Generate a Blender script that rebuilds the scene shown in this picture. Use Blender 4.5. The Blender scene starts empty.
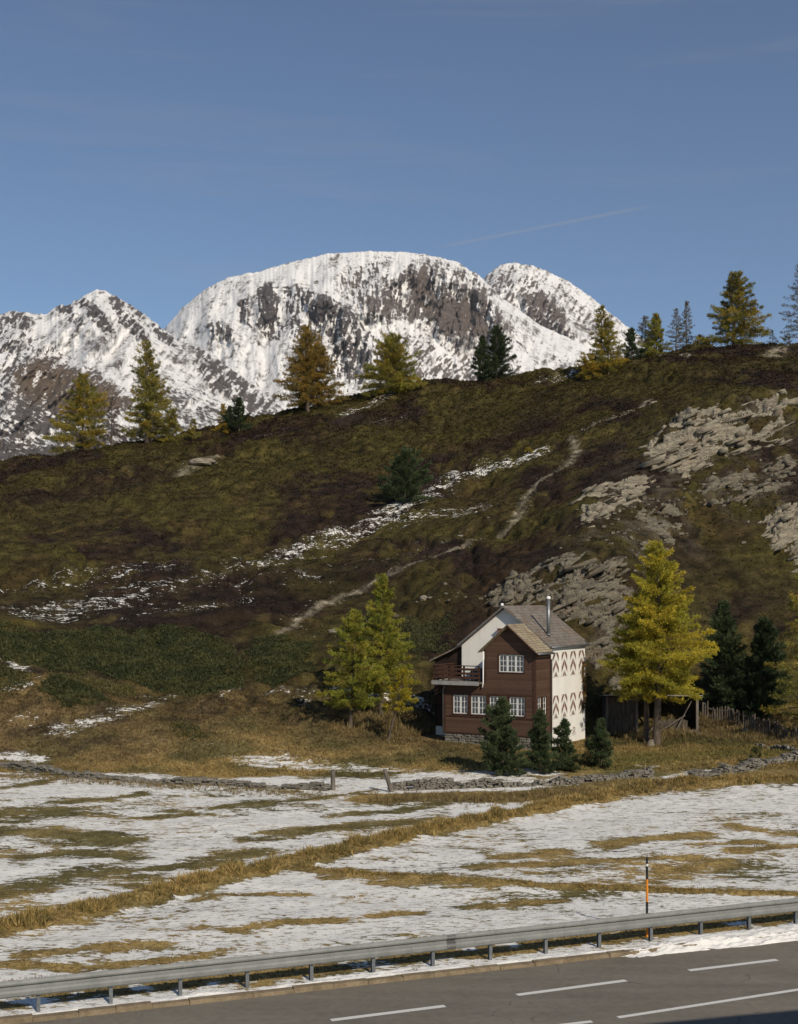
import bpy, bmesh, math, random
import numpy as np
from mathutils import Vector

SC = bpy.context.scene
COL = SC.collection
R = math.radians
F = 1300.0          # focal length in pixels of a 798 x 1024 frame
HC = 11.0           # camera height above the road
CX, HY = 399.0, 600.0
rng = np.random.default_rng(7)
random.seed(7)

# ----------------------------------------------------------------------------- helpers
def tag(o, label=None, cat=None, group=None, kind=None):
    if label: o['label'] = label
    if cat: o['category'] = cat
    if group: o['group'] = group
    if kind: o['kind'] = kind
    return o

def empty(name, loc, rz=0.0):
    o = bpy.data.objects.new(name, None)
    COL.objects.link(o)
    o.location = loc
    o.rotation_euler = (0, 0, rz)
    o.empty_display_size = 0.3
    return o

def link_mesh(name, me, mats, parent=None):
    o = bpy.data.objects.new(name, me)
    COL.objects.link(o)
    for m in (mats if isinstance(mats, (list, tuple)) else [mats]):
        me.materials.append(m)
    if parent is not None:
        o.parent = parent
    return o

def np_mesh(name, V, Fc, smooth=False):
    """V (n,3), Fc (m,k) with a constant k."""
    me = bpy.data.meshes.new(name)
    V = np.ascontiguousarray(V, dtype=np.float32)
    Fc = np.ascontiguousarray(Fc, dtype=np.int32)
    k = Fc.shape[1]
    me.vertices.add(len(V)); me.vertices.foreach_set('co', V.ravel())
    me.loops.add(Fc.size); me.loops.foreach_set('vertex_index', Fc.ravel())
    me.polygons.add(len(Fc))
    me.polygons.foreach_set('loop_start', np.arange(0, Fc.size, k, dtype=np.int32))
    me.polygons.foreach_set('loop_total', np.full(len(Fc), k, dtype=np.int32))
    if smooth:
        me.polygons.foreach_set('use_smooth', np.ones(len(Fc), dtype=bool))
    me.update(calc_edges=True)
    return me

def add_color(me, name, C):
    a = me.color_attributes.new(name, 'FLOAT_COLOR', 'POINT')
    C4 = np.ones((len(C), 4), dtype=np.float32)
    C4[:, :3] = C
    a.data.foreach_set('color', C4.ravel())

def add_float(me, name, A):
    a = me.attributes.new(name, 'FLOAT', 'POINT')
    a.data.foreach_set('value', np.ascontiguousarray(A, dtype=np.float32))

class MB:
    """Collects boxes, tubes, prisms; build() links them as one mesh object."""
    def __init__(s):
        s.v = []; s.f = []; s.m = []
    def quad(s, a, b, c, d, m=0):
        i = len(s.v); s.v += [a, b, c, d]; s.f.append((i, i+1, i+2, i+3)); s.m.append(m)
    def poly(s, pts, m=0):
        i = len(s.v); s.v += list(pts); s.f.append(tuple(range(i, i+len(pts)))); s.m.append(m)
    def box(s, x0, x1, y0, y1, z0, z1, m=0):
        i = len(s.v)
        s.v += [(x0,y0,z0),(x1,y0,z0),(x1,y1,z0),(x0,y1,z0),(x0,y0,z1),(x1,y0,z1),(x1,y1,z1),(x0,y1,z1)]
        for f in ((0,3,2,1),(4,5,6,7),(0,1,5,4),(1,2,6,5),(2,3,7,6),(3,0,4,7)):
            s.f.append(tuple(i+k for k in f)); s.m.append(m)
    def hexa(s, P, m=0):
        i = len(s.v); s.v += [tuple(p) for p in P]
        for f in ((0,3,2,1),(4,5,6,7),(0,1,5,4),(1,2,6,5),(2,3,7,6),(3,0,4,7)):
            s.f.append(tuple(i+k for k in f)); s.m.append(m)
    def bar(s, p, q, w, h, m=0, up=(0,0,1)):
        p = Vector(p); q = Vector(q); d = (q-p).normalized(); u = Vector(up)
        if abs(d.dot(u)) > 0.95: u = Vector((0,1,0))
        a = d.cross(u).normalized()*w/2; b = a.cross(d).normalized()*h/2
        s.hexa([p-a-b, p+a-b, p+a+b, p-a+b, q-a-b, q+a-b, q+a+b, q-a+b][0:4] + [q-a-b, q+a-b, q+a+b, q-a+b], m)
    def tube(s, pts, rad, n=8, m=0, cap=True):
        pts = [Vector(p) for p in pts]
        rings = []
        for k, p in enumerate(pts):
            d = (pts[min(k+1, len(pts)-1)] - pts[max(k-1, 0)]).normalized()
            u = Vector((0,0,1)) if abs(d.z) < 0.9 else Vector((1,0,0))
            a = d.cross(u).normalized(); b = a.cross(d).normalized()
            r = rad[k] if isinstance(rad, (list, tuple)) else rad
            i = len(s.v)
            for j in range(n):
                t = 2*math.pi*j/n
                s.v.append(tuple(p + a*math.cos(t)*r + b*math.sin(t)*r))
            rings.append(i)
        for k in range(len(rings)-1):
            for j in range(n):
                s.f.append((rings[k]+j, rings[k]+(j+1) % n, rings[k+1]+(j+1) % n, rings[k+1]+j)); s.m.append(m)
        if cap:
            s.f.append(tuple(rings[-1]+j for j in range(n))); s.m.append(m)
            s.f.append(tuple(rings[0]+n-1-j for j in range(n))); s.m.append(m)
    def build(s, name, mats, parent=None, smooth=False, bevel=0.0):
        me = bpy.data.meshes.new(name)
        me.from_pydata([tuple(v) for v in s.v], [], s.f)
        bm = bmesh.new(); bm.from_mesh(me)
        bmesh.ops.recalc_face_normals(bm, faces=bm.faces)
        bm.to_mesh(me); bm.free()
        me.polygons.foreach_set('material_index', np.array(s.m, dtype=np.int32))
        if smooth:
            me.polygons.foreach_set('use_smooth', np.ones(len(s.f), dtype=bool))
        me.update()
        o = link_mesh(name, me, mats, parent)
        if bevel:
            b = o.modifiers.new('edge', 'BEVEL'); b.width = bevel; b.segments = 1; b.limit_method = 'ANGLE'
        return o

# ----------------------------------------------------------------------------- noise
_perm = np.random.default_rng(3).permutation(4096)
_ang = np.random.default_rng(4).random(4096)*2*np.pi
_GX, _GY = np.cos(_ang), np.sin(_ang)
def _h(ix, iy, seed):
    return _perm[(_perm[(ix + seed*131) & 4095] + iy) & 4095]
def pn(x, y, seed=0):
    x = np.asarray(x, float); y = np.asarray(y, float)
    ix = np.floor(x).astype(np.int64); iy = np.floor(y).astype(np.int64)
    fx = x-ix; fy = y-iy
    u = fx*fx*fx*(fx*(fx*6-15)+10); v = fy*fy*fy*(fy*(fy*6-15)+10)
    def g(a, b):
        h = _h(ix+a, iy+b, seed)
        return _GX[h]*(fx-a) + _GY[h]*(fy-b)
    n0 = g(0,0)*(1-u) + g(1,0)*u
    n1 = g(0,1)*(1-u) + g(1,1)*u
    return (n0*(1-v) + n1*v)*1.5
def fbm(x, y, octv=4, seed=0, gain=0.5):
    s = 0; a = 1.0; t = 0; f = 1.0
    for k in range(octv):
        s = s + a*pn(x*f, y*f, seed+k*7); t += a; a *= gain; f *= 2.03
    return s/t
def ridged(x, y, octv=4, seed=0, gain=0.5):
    s = 0; a = 1.0; t = 0; f = 1.0
    for k in range(octv):
        s = s + a*(1-2*np.abs(pn(x*f, y*f, seed+k*7))); t += a; a *= gain; f *= 2.03
    return s/t
def hash01(ix, iy=0, seed=0):
    return _h(np.asarray(ix).astype(np.int64), np.asarray(iy).astype(np.int64), seed)/4096.0
def sstep(a, b, x):
    t = np.clip((x-a)/(b-a), 0, 1)
    return t*t*(3-2*t)

# ----------------------------------------------------------------------------- terrain height
def zy(D, y):
    return HC - (y-HY)*D/F
NEAR = [(0, 0.03), (20, 0.03), (34, 0.03), (46, 0.04), (52, 0.08), (62, 0.15)]
def prof(pts, near_extra=((70, .3),)):
    P = list(NEAR) + list(near_extra)
    for D, y in pts:
        P.append((D, zy(D, y)))
    D, z = P[-1]
    P += [(420, -12), (700, -30), (1700, -40)]
    return np.array(P)
COLS = [
 (-230, prof([(82,762),(94,708),(104,660),(116,612),(132,565),(150,525),(172,495),(192,478),(215,488),(260,540)])),
 (0,    prof([(82,765),(92,715),(102,672),(112,635),(126,592),(145,545),(165,505),(185,480),(198,468),(225,476),(270,520)])),
 (150,  prof([(80,772),(90,725),(100,688),(111,645),(126,595),(145,545),(168,495),(190,455),(205,440),(230,449),(280,500)])),
 (300,  prof([(78,778),(88,738),(97,708),(108,665),(122,612),(142,555),(165,500),(190,455),(210,425),(222,413),(250,423),(300,470)])),
 (400,  prof([(78,776),(87,744),(95,712),(104,672),(118,615),(138,558),(160,502),(185,450),(210,412),(228,387),(255,394),(310,440)])),
 (500,  prof([(76,778),(84,752),(92,741),(96,728),(100,692),(108,640),(120,590),(138,540),(160,490),(185,440),(210,402),(235,379),(265,386),(320,430)])),
 (600,  prof([(76,776),(84,757),(93,743),(96,735),(99,700),(103,655),(109,600),(117,560),(128,520),(148,475),(175,425),(205,385),(228,365),(260,373),(320,420)])),
 (700,  prof([(74,784),(80,766),(86,754),(94,738),(97,727),(102,690),(110,640),(121,580),(134,515),(146,460),(158,415),(180,385),(205,362),(225,350),(260,360),(320,410)], ())),
 (800,  prof([(72,788),(78,768),(85,752),(91,742),(95,728),(101,690),(110,630),(121,575),(134,510),(147,455),(160,410),(185,375),(210,353),(228,345),(260,353),(320,400)], ())),
 (1030, prof([(72,788),(80,762),(90,728),(100,680),(115,600),(130,530),(145,470),(160,420),(190,375),(220,347),(240,338),(280,348),(330,400)], ())),
]
CU = np.array([(c[0]-CX)/F for c in COLS])
def pchip(xs, ys, x):
    h = np.diff(xs); d = np.diff(ys)/h
    m = np.zeros(len(xs)); m[0] = d[0]; m[-1] = d[-1]
    for i in range(1, len(xs)-1):
        if d[i-1]*d[i] > 0:
            w1 = 2*h[i]+h[i-1]; w2 = h[i]+2*h[i-1]
            m[i] = (w1+w2)/(w1/d[i-1]+w2/d[i])
    i = np.clip(np.searchsorted(xs, x)-1, 0, len(xs)-2)
    t = np.clip((x-xs[i])/h[i], 0, 1)
    t2 = t*t; t3 = t2*t
    return (2*t3-3*t2+1)*ys[i] + (t3-2*t2+t)*h[i]*m[i] + (-2*t3+3*t2)*ys[i+1] + (t3-t2)*h[i]*m[i+1]
def base_h(X, Y):
    X = np.asarray(X, float); Y = np.asarray(Y, float)
    D = np.clip(Y, 0, 1699)
    u = np.clip(X/np.maximum(Y, 20), CU[0], CU[-1]-1e-6)
    Z = np.stack([pchip(c[1][:,0], c[1][:,1], D) for c in COLS])
    n = len(CU)
    i = np.clip(np.searchsorted(CU, u, side='right')-1, 0, n-2)
    idx = np.arange(Z[0].size).reshape(Z[0].shape)
    def at(k):
        return Z.reshape(n, -1)[k.ravel(), idx.ravel()].reshape(u.shape)
    im = np.clip(i-1, 0, n-1); ip = np.clip(i+2, 0, n-1)
    z0, z1 = at(i), at(i+1); zm, zp = at(im), at(ip)
    h = CU[i+1]-CU[i]
    m0 = np.where(i > 0, (z1-zm)/(CU[i+1]-CU[im]), (z1-z0)/h)
    m1 = np.where(i+2 < n, (zp-z0)/(CU[ip]-CU[i]), (z1-z0)/h)
    t = (u-CU[i])/h; t2 = t*t; t3 = t2*t
    return (2*t3-3*t2+1)*z0 + (t3-2*t2+t)*h*m0 + (-2*t3+3*t2)*z1 + (t3-t2)*h*m1

# road frame: kerb line passes (0, 37.5) with slope 0.38
KX = 1/math.hypot(1, .38); KY = .38*KX
def kerb_off(X, Y):      # metres beyond the kerb line, positive on the meadow side
    return (Y-37.5-.38*X)*KX

def cushion(X, Y):
    wx = X + 1.5*fbm(X/5, Y/5, 2, 81); wy = Y + 1.5*fbm(X/5, Y/5, 2, 82)
    a = np.abs(pn(wx/7.5, wy/9.0, 83)); b = np.abs(pn(wx/3.1, wy/3.8, 84)); c = np.abs(pn(wx/1.3, wy/1.6, 85))
    return 1.0*np.sqrt(a+.02) + .55*np.sqrt(b+.02) + .28*c - .75
def hill_w(X, Y):
    return sstep(84, 100, Y)
# house pad
HQ = (9.0, 86.0); TH = R(29)
def house_local(X, Y):
    dx = X-HQ[0]; dy = Y-HQ[1]
    return dx*math.cos(TH)-dy*math.sin(TH), dx*math.sin(TH)+dy*math.cos(TH)

DITCH = []   # filled below; (polyline, half width, height)
def terrain(X, Y, detail=True):
    X = np.asarray(X, float); Y = np.asarray(Y, float)
    z = base_h(X, Y)
    w = hill_w(X, Y)
    a, b = house_local(X, Y)
    # ground round the house: gentle pad
    dist = np.maximum(np.maximum(-9.5-a, a-0.6), np.maximum(-1.0-b, b-9.0))
    pad = 1-sstep(0, 3.0, dist)
    z = z*(1-pad) + pad*(1.15 - .04*np.clip(a+4, -6, 5))
    if detail:
        k = w*(1-pad)
        z = z + k*(1.9*fbm(X/23, Y/20, 3, 11) + (.45 + 1.5*sstep(-.15, .3, fbm(X/16, Y/14, 2, 18)))*cushion(X, Y))
        mw = (1-w)*sstep(0.3, 5, kerb_off(X, Y))
        z = z + mw*(.16*fbm(X/7, Y/5, 3, 14) + .05*fbm(X/1.2, Y/1.2, 2, 15))
        for P, hw, hh in DITCH:
            d = pl_dist(X, Y, P)
            z = z + hh*np.exp(-(d/hw)**2)*(.75+.5*fbm(X/2.5, Y/2.5, 2, 17))
    # under the road the sheet dips out of the way
    ko = kerb_off(X, Y)
    road = sstep(.42, .22, ko)*sstep(-14.3, -13.9, ko)
    z = z*(1-road) + (-.12)*road
    return z

def pl_dist(X, Y, P):
    d2 = np.full(np.shape(X), 1e9)
    if len(P) == 1:
        return np.hypot(X-P[0][0], Y-P[0][1])
    for (x0, y0), (x1, y1) in zip(P[:-1], P[1:]):
        ex, ey = x1-x0, y1-y0
        L = ex*ex+ey*ey+1e-9
        t = np.clip(((X-x0)*ex+(Y-y0)*ey)/L, 0, 1)
        d2 = np.minimum(d2, (X-x0-t*ex)**2+(Y-y0-t*ey)**2)
    return np.sqrt(d2)

_Ds = np.arange(30, 330, .2)
def unproj(px, py, near=30, far=330):
    """Point of the ground that the frame shows at (px, py)."""
    D = _Ds[(_Ds >= near) & (_Ds <= far)]
    u = (px-CX)/F
    g = terrain(u*D, D, False)
    r = HC-(py-HY)/F*D
    hit = np.nonzero(g >= r)[0]
    k = hit[0] if len(hit) else int(np.argmin(r-g))
    return (u*D[k], D[k])
def unpl(pts, **k):
    return [unproj(x, y, **k) for x, y in pts]
def ground(x, y):
    return float(terrain(np.array([x]), np.array([y]))[0])
def at_px(px, py, **k):
    x, y = unproj(px, py, **k)
    return (x, y, ground(x, y))
def in_poly(X, Y, P):
    ins = np.zeros(np.shape(X), bool)
    n = len(P)
    for i in range(n):
        x0, y0 = P[i]; x1, y1 = P[(i+1) % n]
        c = ((y0 > Y) != (y1 > Y)) & (X < (x1-x0)*(Y-y0)/(y1-y0+1e-12)+x0)
        ins ^= c
    return ins
def poly_soft(X, Y, P, soft):
    """1 inside, falling to 0 over soft outside and from .5 at the edge."""
    d = pl_dist(X, Y, list(P)+[P[0]])
    s = np.where(in_poly(X, Y, P), d, -d)
    return np.clip(.5+s/(2*soft), 0, 1)

DITCH.append((unpl([(-60,950),(0,932),(80,913),(170,893),(250,872),(330,856),(400,838),(480,822),(560,806),(620,794),(680,785),(740,783),(900,783)]), .62, .30))
DITCH.append((unpl([(300,868),(400,878),(480,884),(560,887),(640,889),(720,892),(800,896),(900,898)]), .30, .12))

# ----------------------------------------------------------------------------- materials
class NT:
    def __init__(s, m):
        m.use_nodes = True
        s.t = m.node_tree; s.t.nodes.clear()
        s.out = s.n('ShaderNodeOutputMaterial')
    def n(s, typ, **kw):
        nd = s.t.nodes.new(typ)
        for k, v in kw.items():
            setattr(nd, k, v)
        return nd
    def l(s, a, b):
        s.t.links.new(a, b)
    def inp(s, nd, key, v):
        if hasattr(v, 'is_output'):
            s.l(v, nd.inputs[key])
        else:
            nd.inputs[key].default_value = v
    def coords(s, scale=(1,1,1), rot=(0,0,0), kind='Object'):
        tc = s.n('ShaderNodeTexCoord'); mp = s.n('ShaderNodeMapping')
        s.l(tc.outputs[kind], mp.inputs['Vector'])
        mp.inputs['Scale'].default_value = scale
        mp.inputs['Rotation'].default_value = rot
        return mp.outputs[0]
    def noise(s, vec, scale=1, detail=4, rough=.55, dist=0.0):
        nd = s.n('ShaderNodeTexNoise')
        s.l(vec, nd.inputs['Vector'])
        nd.inputs['Scale'].default_value = scale; nd.inputs['Detail'].default_value = detail
        nd.inputs['Roughness'].default_value = rough; nd.inputs['Distortion'].default_value = dist
        return nd.outputs[0]
    def math(s, op, a, b=0.0, c=None, clamp=False):
        nd = s.n('ShaderNodeMath', operation=op); nd.use_clamp = clamp
        s.inp(nd, 0, a); s.inp(nd, 1, b)
        if c is not None: s.inp(nd, 2, c)
        return nd.outputs[0]
    def mix(s, f, a, b, blend='MIX'):
        nd = s.n('ShaderNodeMix', data_type='RGBA', blend_type=blend)
        s.inp(nd, 0, f)
        s.inp(nd, 6, a if hasattr(a, 'is_output') else (*a, 1)); s.inp(nd, 7, b if hasattr(b, 'is_output') else (*b, 1))
        return nd.outputs[2]
    def remap(s, v, a, b, c=0.0, d=1.0, smooth=False):
        nd = s.n('ShaderNodeMapRange')
        if smooth: nd.interpolation_type = 'SMOOTHSTEP'
        s.inp(nd, 0, v)
        for k, x in zip((1,2,3,4), (a,b,c,d)): s.inp(nd, k, x)
        return nd.outputs[0]
    def attr(s, name, out='Color'):
        nd = s.n('ShaderNodeAttribute'); nd.attribute_name = name
        return nd.outputs[out]
    def bump(s, h, strength=.5, dist=.05, normal=None):
        nd = s.n('ShaderNodeBump')
        s.l(h, nd.inputs['Height']); nd.inputs['Strength'].default_value = strength; nd.inputs['Distance'].default_value = dist
        if normal is not None: s.l(normal, nd.inputs['Normal'])
        return nd.outputs[0]
    def pbr(s, color, rough=.8, normal=None, metal=0.0, spec=.3):
        nd = s.n('ShaderNodeBsdfPrincipled')
        s.inp(nd, 'Base Color', color if hasattr(color, 'is_output') else (*color, 1))
        s.inp(nd, 'Roughness', rough); s.inp(nd, 'Metallic', metal); s.inp(nd, 'Specular IOR Level', spec)
        if normal is not None: s.l(normal, nd.inputs['Normal'])
        return nd.outputs[0]
    def done(s, sh):
        s.l(sh, s.out.inputs['Surface'])

def mat(name):
    return bpy.data.materials.new(name)

def m_noisy(name, c0, c1, scale=3, rough=.8, bump=.3, bdist=.02, metal=0, spec=.3, stretch=(1,1,1), detail=6):
    m = mat(name); t = NT(m)
    v = t.coords(stretch)
    n = t.noise(v, scale, detail, .6)
    n2 = t.noise(v, scale*5.3, 4, .6)
    f = t.remap(t.math('ADD', t.math('MULTIPLY', n, .7), t.math('MULTIPLY', n2, .3)), .35, .65)
    t.done(t.pbr(t.mix(f, c0, c1), rough, t.bump(n2, bump, bdist), metal, spec))
    return m

def m_leaf(name, trans=.3, rough=.6, spec=.25):
    m = mat(name); t = NT(m)
    c = t.attr('tint')
    p = t.pbr(c, rough, None, 0, spec)
    tr = t.n('ShaderNodeBsdfTranslucent'); t.l(c, tr.inputs[0])
    mx = t.n('ShaderNodeMixShader'); mx.inputs[0].default_value = trans
    t.l(p, mx.inputs[1]); t.l(tr.outputs[0], mx.inputs[2])
    t.done(mx.outputs[0])
    return m

def m_terrain():
    m = mat('ground_cover'); t = NT(m)
    v = t.coords()
    alb = t.attr('alb'); snow = t.attr('snow', 'Fac')
    n1 = t.noise(v, .9, 5, .6); n2 = t.noise(v, 5.5, 5, .65); n3 = t.noise(v, 22, 3, .6)
    k = t.math('ADD', t.math('MULTIPLY', n1, .35), t.math('ADD', t.math('MULTIPLY', n2, .4), t.math('MULTIPLY', n3, .25)))
    val = t.remap(k, .40, .60, .35, 1.75)
    col = t.mix(1.0, alb, t.n('ShaderNodeCombineColor').outputs[0], 'MULTIPLY')
    cc = col.node.inputs[7].links[0].from_node
    for i in range(3): t.l(val, cc.inputs[i])
    # snow: patches broken by blades and stones
    vs = t.coords((.5, 1, 1))
    s1 = t.noise(vs, .7, 6, .65); s2 = t.noise(vs, 2.3, 5, .7); s3 = t.noise(vs, 6.5, 4, .7)
    sn = t.math('ADD', t.math('MULTIPLY', s1, .27), t.math('ADD', t.math('MULTIPLY', s2, .38), t.math('MULTIPLY', s3, .35)))
    sn = t.remap(sn, .32, .68, .16, .84)
    f = t.remap(t.math('SUBTRACT', snow, sn), -.01, .05, 0, 1, True)
    vd = t.coords((.42, 1, 1)); dn = t.noise(vd, 5.2, 6, .78)
    thr = t.math('ADD', .485, t.math('MULTIPLY', s1, .12))
    f = t.math('MULTIPLY', f, t.math('SUBTRACT', 1.0, t.math('MULTIPLY', t.remap(t.math('SUBTRACT', dn, thr), .0, .05, 0, 1, True), t.remap(snow, .45, .8, .95, .6))))
    h = t.math('ADD', t.math('MULTIPLY', n2, .5), t.math('ADD', t.math('MULTIPLY', n3, .35), t.math('MULTIPLY', f, .25)))
    nrm = t.bump(h, .75, .16)
    snowc = t.mix(s3, (.76, .745, .705), (.90, .885, .84))
    c = t.mix(f, col, snowc)
    t.done(t.pbr(c, t.remap(f, 0, 1, .95, .65), nrm, 0, .15))
    return m

def m_rock(name, c0, c1, c2, ang=25.0):
    m = mat(name); t = NT(m)
    v = t.coords((.35, .9, 3.2), (0, R(ang), 0))
    n1 = t.noise(v, .9, 6, .65, .6); n2 = t.noise(v, 5, 5, .7, .4)
    g = t.coords(); n3 = t.noise(g, .45, 4, .6); n4 = t.noise(g, 9, 4, .65)
    c = t.mix(t.remap(n1, .35, .65), c0, c1)
    c = t.mix(t.remap(n2, .5, .72), c, c2)
    c = t.mix(t.remap(n3, .55, .72, 0, .55), c, (.16, .11, .07))
    c = t.mix(t.remap(n4, .5, .75, 0, .5), c, (.10, .095, .08))
    h = t.math('ADD', t.math('MULTIPLY', n1, .5), t.math('ADD', t.math('MULTIPLY', n2, .5), t.math('MULTIPLY', n4, .3)))
    t.done(t.pbr(c, .9, t.bump(h, .8, .12), 0, .2))
    return m

def m_mountain():
    m = mat('mountain_snow_and_rock'); t = NT(m)
    v = t.coords((.001, .001, .0007))
    alb = t.attr('alb'); rock = t.attr('rock', 'Fac')
    n1 = t.noise(v, 9, 7, .65); n2 = t.noise(v, 60, 5, .65)
    k = t.math('ADD', t.math('MULTIPLY', n1, .5), t.math('MULTIPLY', n2, .5))
    f = t.remap(t.math('SUBTRACT', rock, k), -.09, .12, 0, 1, True)
    val = t.remap(n2, .3, .7, .6, 1.45)
    cc = t.n('ShaderNodeCombineColor')
    for i in range(3): t.l(val, cc.inputs[i])
    col = t.mix(1.0, alb, cc.outputs[0], 'MULTIPLY')
    c = t.mix(f, (.76, .75, .745), col)
    t.done(t.pbr(c, t.remap(f, 0, 1, .6, .95), t.bump(k, .6, 30.0), 0, .1))
    return m

def m_siding(name, c0, c1, pitch=.14):
    """horizontal timber boards"""
    m = mat(name); t = NT(m)
    v = t.coords()
    sp = t.n('ShaderNodeSeparateXYZ'); t.l(v, sp.inputs[0])
    q = t.math('DIVIDE', sp.outputs[2], pitch)
    fr = t.math('FRACT', q); row = t.math('FLOOR', q)
    edge = t.remap(fr, 0, .14, 0, 1, True)
    wn = t.n('ShaderNodeTexWhiteNoise', noise_dimensions='1D'); t.l(row, wn.inputs['W'])
    vs = t.coords((1, 1, 9))
    g = t.noise(vs, 3, 6, .65); s = t.noise(v, .7, 4, .6)
    f = t.math('ADD', t.math('MULTIPLY', g, .6), t.math('MULTIPLY', wn.outputs[0], .4))
    c = t.mix(t.remap(f, .25, .75), c0, c1)
    c = t.mix(t.remap(s, .5, .75, 0, .45), c, tuple(x*.55 for x in c0))
    h = t.math('ADD', edge, t.math('MULTIPLY', g, .25))
    t.done(t.pbr(c, .75, t.bump(h, .7, .03), 0, .25))
    return m

def m_slates(name, c0, c1, c2, w=.45, h=.3):
    m = mat(name); t = NT(m)
    tc = t.n('ShaderNodeUVMap')
    br = t.n('ShaderNodeTexBrick'); t.l(tc.outputs[0], br.inputs['Vector'])
    br.inputs['Scale'].default_value = 1; br.inputs['Brick Width'].default_value = w; br.inputs['Row Height'].default_value = h
    br.inputs['Mortar Size'].default_value = .018; br.inputs['Mortar Smooth'].default_value = .4
    br.inputs['Color1'].default_value = (0,0,0,1); br.inputs['Color2'].default_value = (1,1,1,1); br.inputs['Mortar'].default_value = (.5,.5,.5,1)
    br.offset = .5
    v = t.coords(); n = t.noise(v, 1.1, 6, .65); n2 = t.noise(v, 14, 4, .6)
    c = t.mix(br.outputs['Color'], c0, c1)
    c = t.mix(t.remap(n, .5, .66, 0, .8), c, c2)
    c = t.mix(t.remap(n2, .5, .8, 0, .4), c, (.09, .08, .07))
    c = t.mix(t.math('MULTIPLY', br.outputs['Fac'], .75), c, (.03, .027, .025))
    hh = t.math('ADD', t.math('MULTIPLY', br.outputs['Color'], .5), t.math('SUBTRACT', t.math('MULTIPLY', n2, .4), br.outputs['Fac']))
    t.done(t.pbr(c, .85, t.bump(hh, .7, .03), 0, .25))
    return m

def m_plaster(name, c):
    m = mat(name); t = NT(m)
    v = t.coords(); n = t.noise(v, .8, 6, .6); n2 = t.noise(v, 30, 3, .6)
    vs = t.coords((3, 3, .35)); st = t.noise(vs, 1.2, 5, .6)
    col = t.mix(t.remap(n, .4, .7, 0, .5), c, tuple(x*.82 for x in c))
    col = t.mix(t.remap(st, .55, .78, 0, .4), col, (c[0]*.66, c[1]*.62, c[2]*.55))
    t.done(t.pbr(col, .9, t.bump(n2, .25, .01), 0, .2))
    return m

def m_asphalt():
    m = mat('worn_asphalt'); t = NT(m)
    v = t.coords((1, 1, 1), (0, 0, -math.atan(.40)))
    vs = t.coords((.12, 1, 1), (0, 0, -math.atan(.40)))
    n1 = t.noise(vs, 1.3, 5, .6); n2 = t.noise(v, .35, 5, .6); n3 = t.noise(v, 60, 3, .7); n4 = t.noise(v, 4, 4, .6)
    k = t.math('ADD', t.math('MULTIPLY', n1, .4), t.math('ADD', t.math('MULTIPLY', n2, .3), t.math('MULTIPLY', n4, .3)))
    c = t.mix(t.remap(k, .38, .62), (.125, .111, .089), (.200, .180, .147))
    c = t.mix(t.remap(n3, .45, .75, 0, .5), c, (.20, .19, .17))
    # tar-filled cracks
    vo = t.n('ShaderNodeTexVoronoi', feature='DISTANCE_TO_EDGE'); nz = t.n('ShaderNodeTexNoise'); t.l(v, nz.inputs['Vector']); nz.inputs['Scale'].default_value = 1.1; nz.inputs['Detail'].default_value = 6
    t.l(t.mix(1.0, v, nz.outputs[1], 'ADD'), vo.inputs['Vector'])
    vo.inputs['Scale'].default_value = .22
    cr = t.math('MULTIPLY', t.remap(vo.outputs[0], .0, .008, 1, 0), t.remap(n2, .54, .58, 0, .6))
    c = t.mix(cr, c, (.02, .02, .02))
    t.done(t.pbr(c, t.remap(n1, .3, .7, .62, .85), t.bump(n3, .35, .008), 0, .15))
    return m

def m_paint():
    m = mat('road_paint'); t = NT(m)
    v = t.coords(); n = t.noise(v, 12, 5, .7); n2 = t.noise(v, 60, 3, .6)
    f = t.remap(t.math('ADD', t.math('MULTIPLY', n, .6), t.math('MULTIPLY', n2, .4)), .56, .68)
    t.done(t.pbr(t.mix(f, (.62, .61, .58), (.16, .155, .145)), .7, t.bump(n2, .3, .005), 0, .3))
    return m

def m_glass():
    m = mat('window_glass'); t = NT(m)
    tr = t.n('ShaderNodeBsdfTransparent'); tr.inputs[0].default_value = (.82, .86, .88, 1)
    gl = t.n('ShaderNodeBsdfGlossy'); gl.inputs['Roughness'].default_value = .03
    fr = t.n('ShaderNodeFresnel'); fr.inputs[0].default_value = 1.5
    mx = t.n('ShaderNodeMixShader'); t.l(t.math('ADD', fr.outputs[0], .05), mx.inputs[0])
    t.l(tr.outputs[0], mx.inputs[1]); t.l(gl.outputs[0], mx.inputs[2])
    t.done(mx.outputs[0])
    return m

M = {}
M['ground'] = m_terrain()
M['mountain'] = m_mountain()
M['leaf'] = m_leaf('needles', .3)
M['herb'] = m_leaf('dry_herbs', .25, .8, .1)
M['rock'] = m_rock('layered_rock', (.09, .08, .062), (.28, .245, .185), (.40, .355, .27))
M['rock_grey'] = m_rock('grey_layered_rock', (.055, .048, .038), (.17, .15, .112), (.26, .228, .168))
M['stone'] = m_noisy('wall_stone', (.065, .060, .050), (.22, .20, .165), 2.2, .9, .6, .03)
M['bark'] = m_noisy('bark', (.045, .033, .024), (.13, .10, .075), 6, .95, .8, .03, stretch=(1, 1, .3))
M['bark_grey'] = m_noisy('grey_bark', (.09, .078, .066), (.2, .175, .15), 6, .95, .8, .03, stretch=(1, 1, .3))
M['old_wood'] = m_noisy('weathered_wood', (.06, .05, .042), (.19, .165, .14), 5, .9, .7, .02, stretch=(1, 1, .2))
M['fence'] = m_noisy('brown_old_pickets', (.04, .032, .025), (.125, .10, .08), 5, .9, .7, .02, stretch=(1, 1, .2))
M['dark_wood'] = m_noisy('dark_old_wood', (.035, .028, .022), (.115, .092, .07), 5, .9, .7, .02, stretch=(1, 1, .2))
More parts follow.
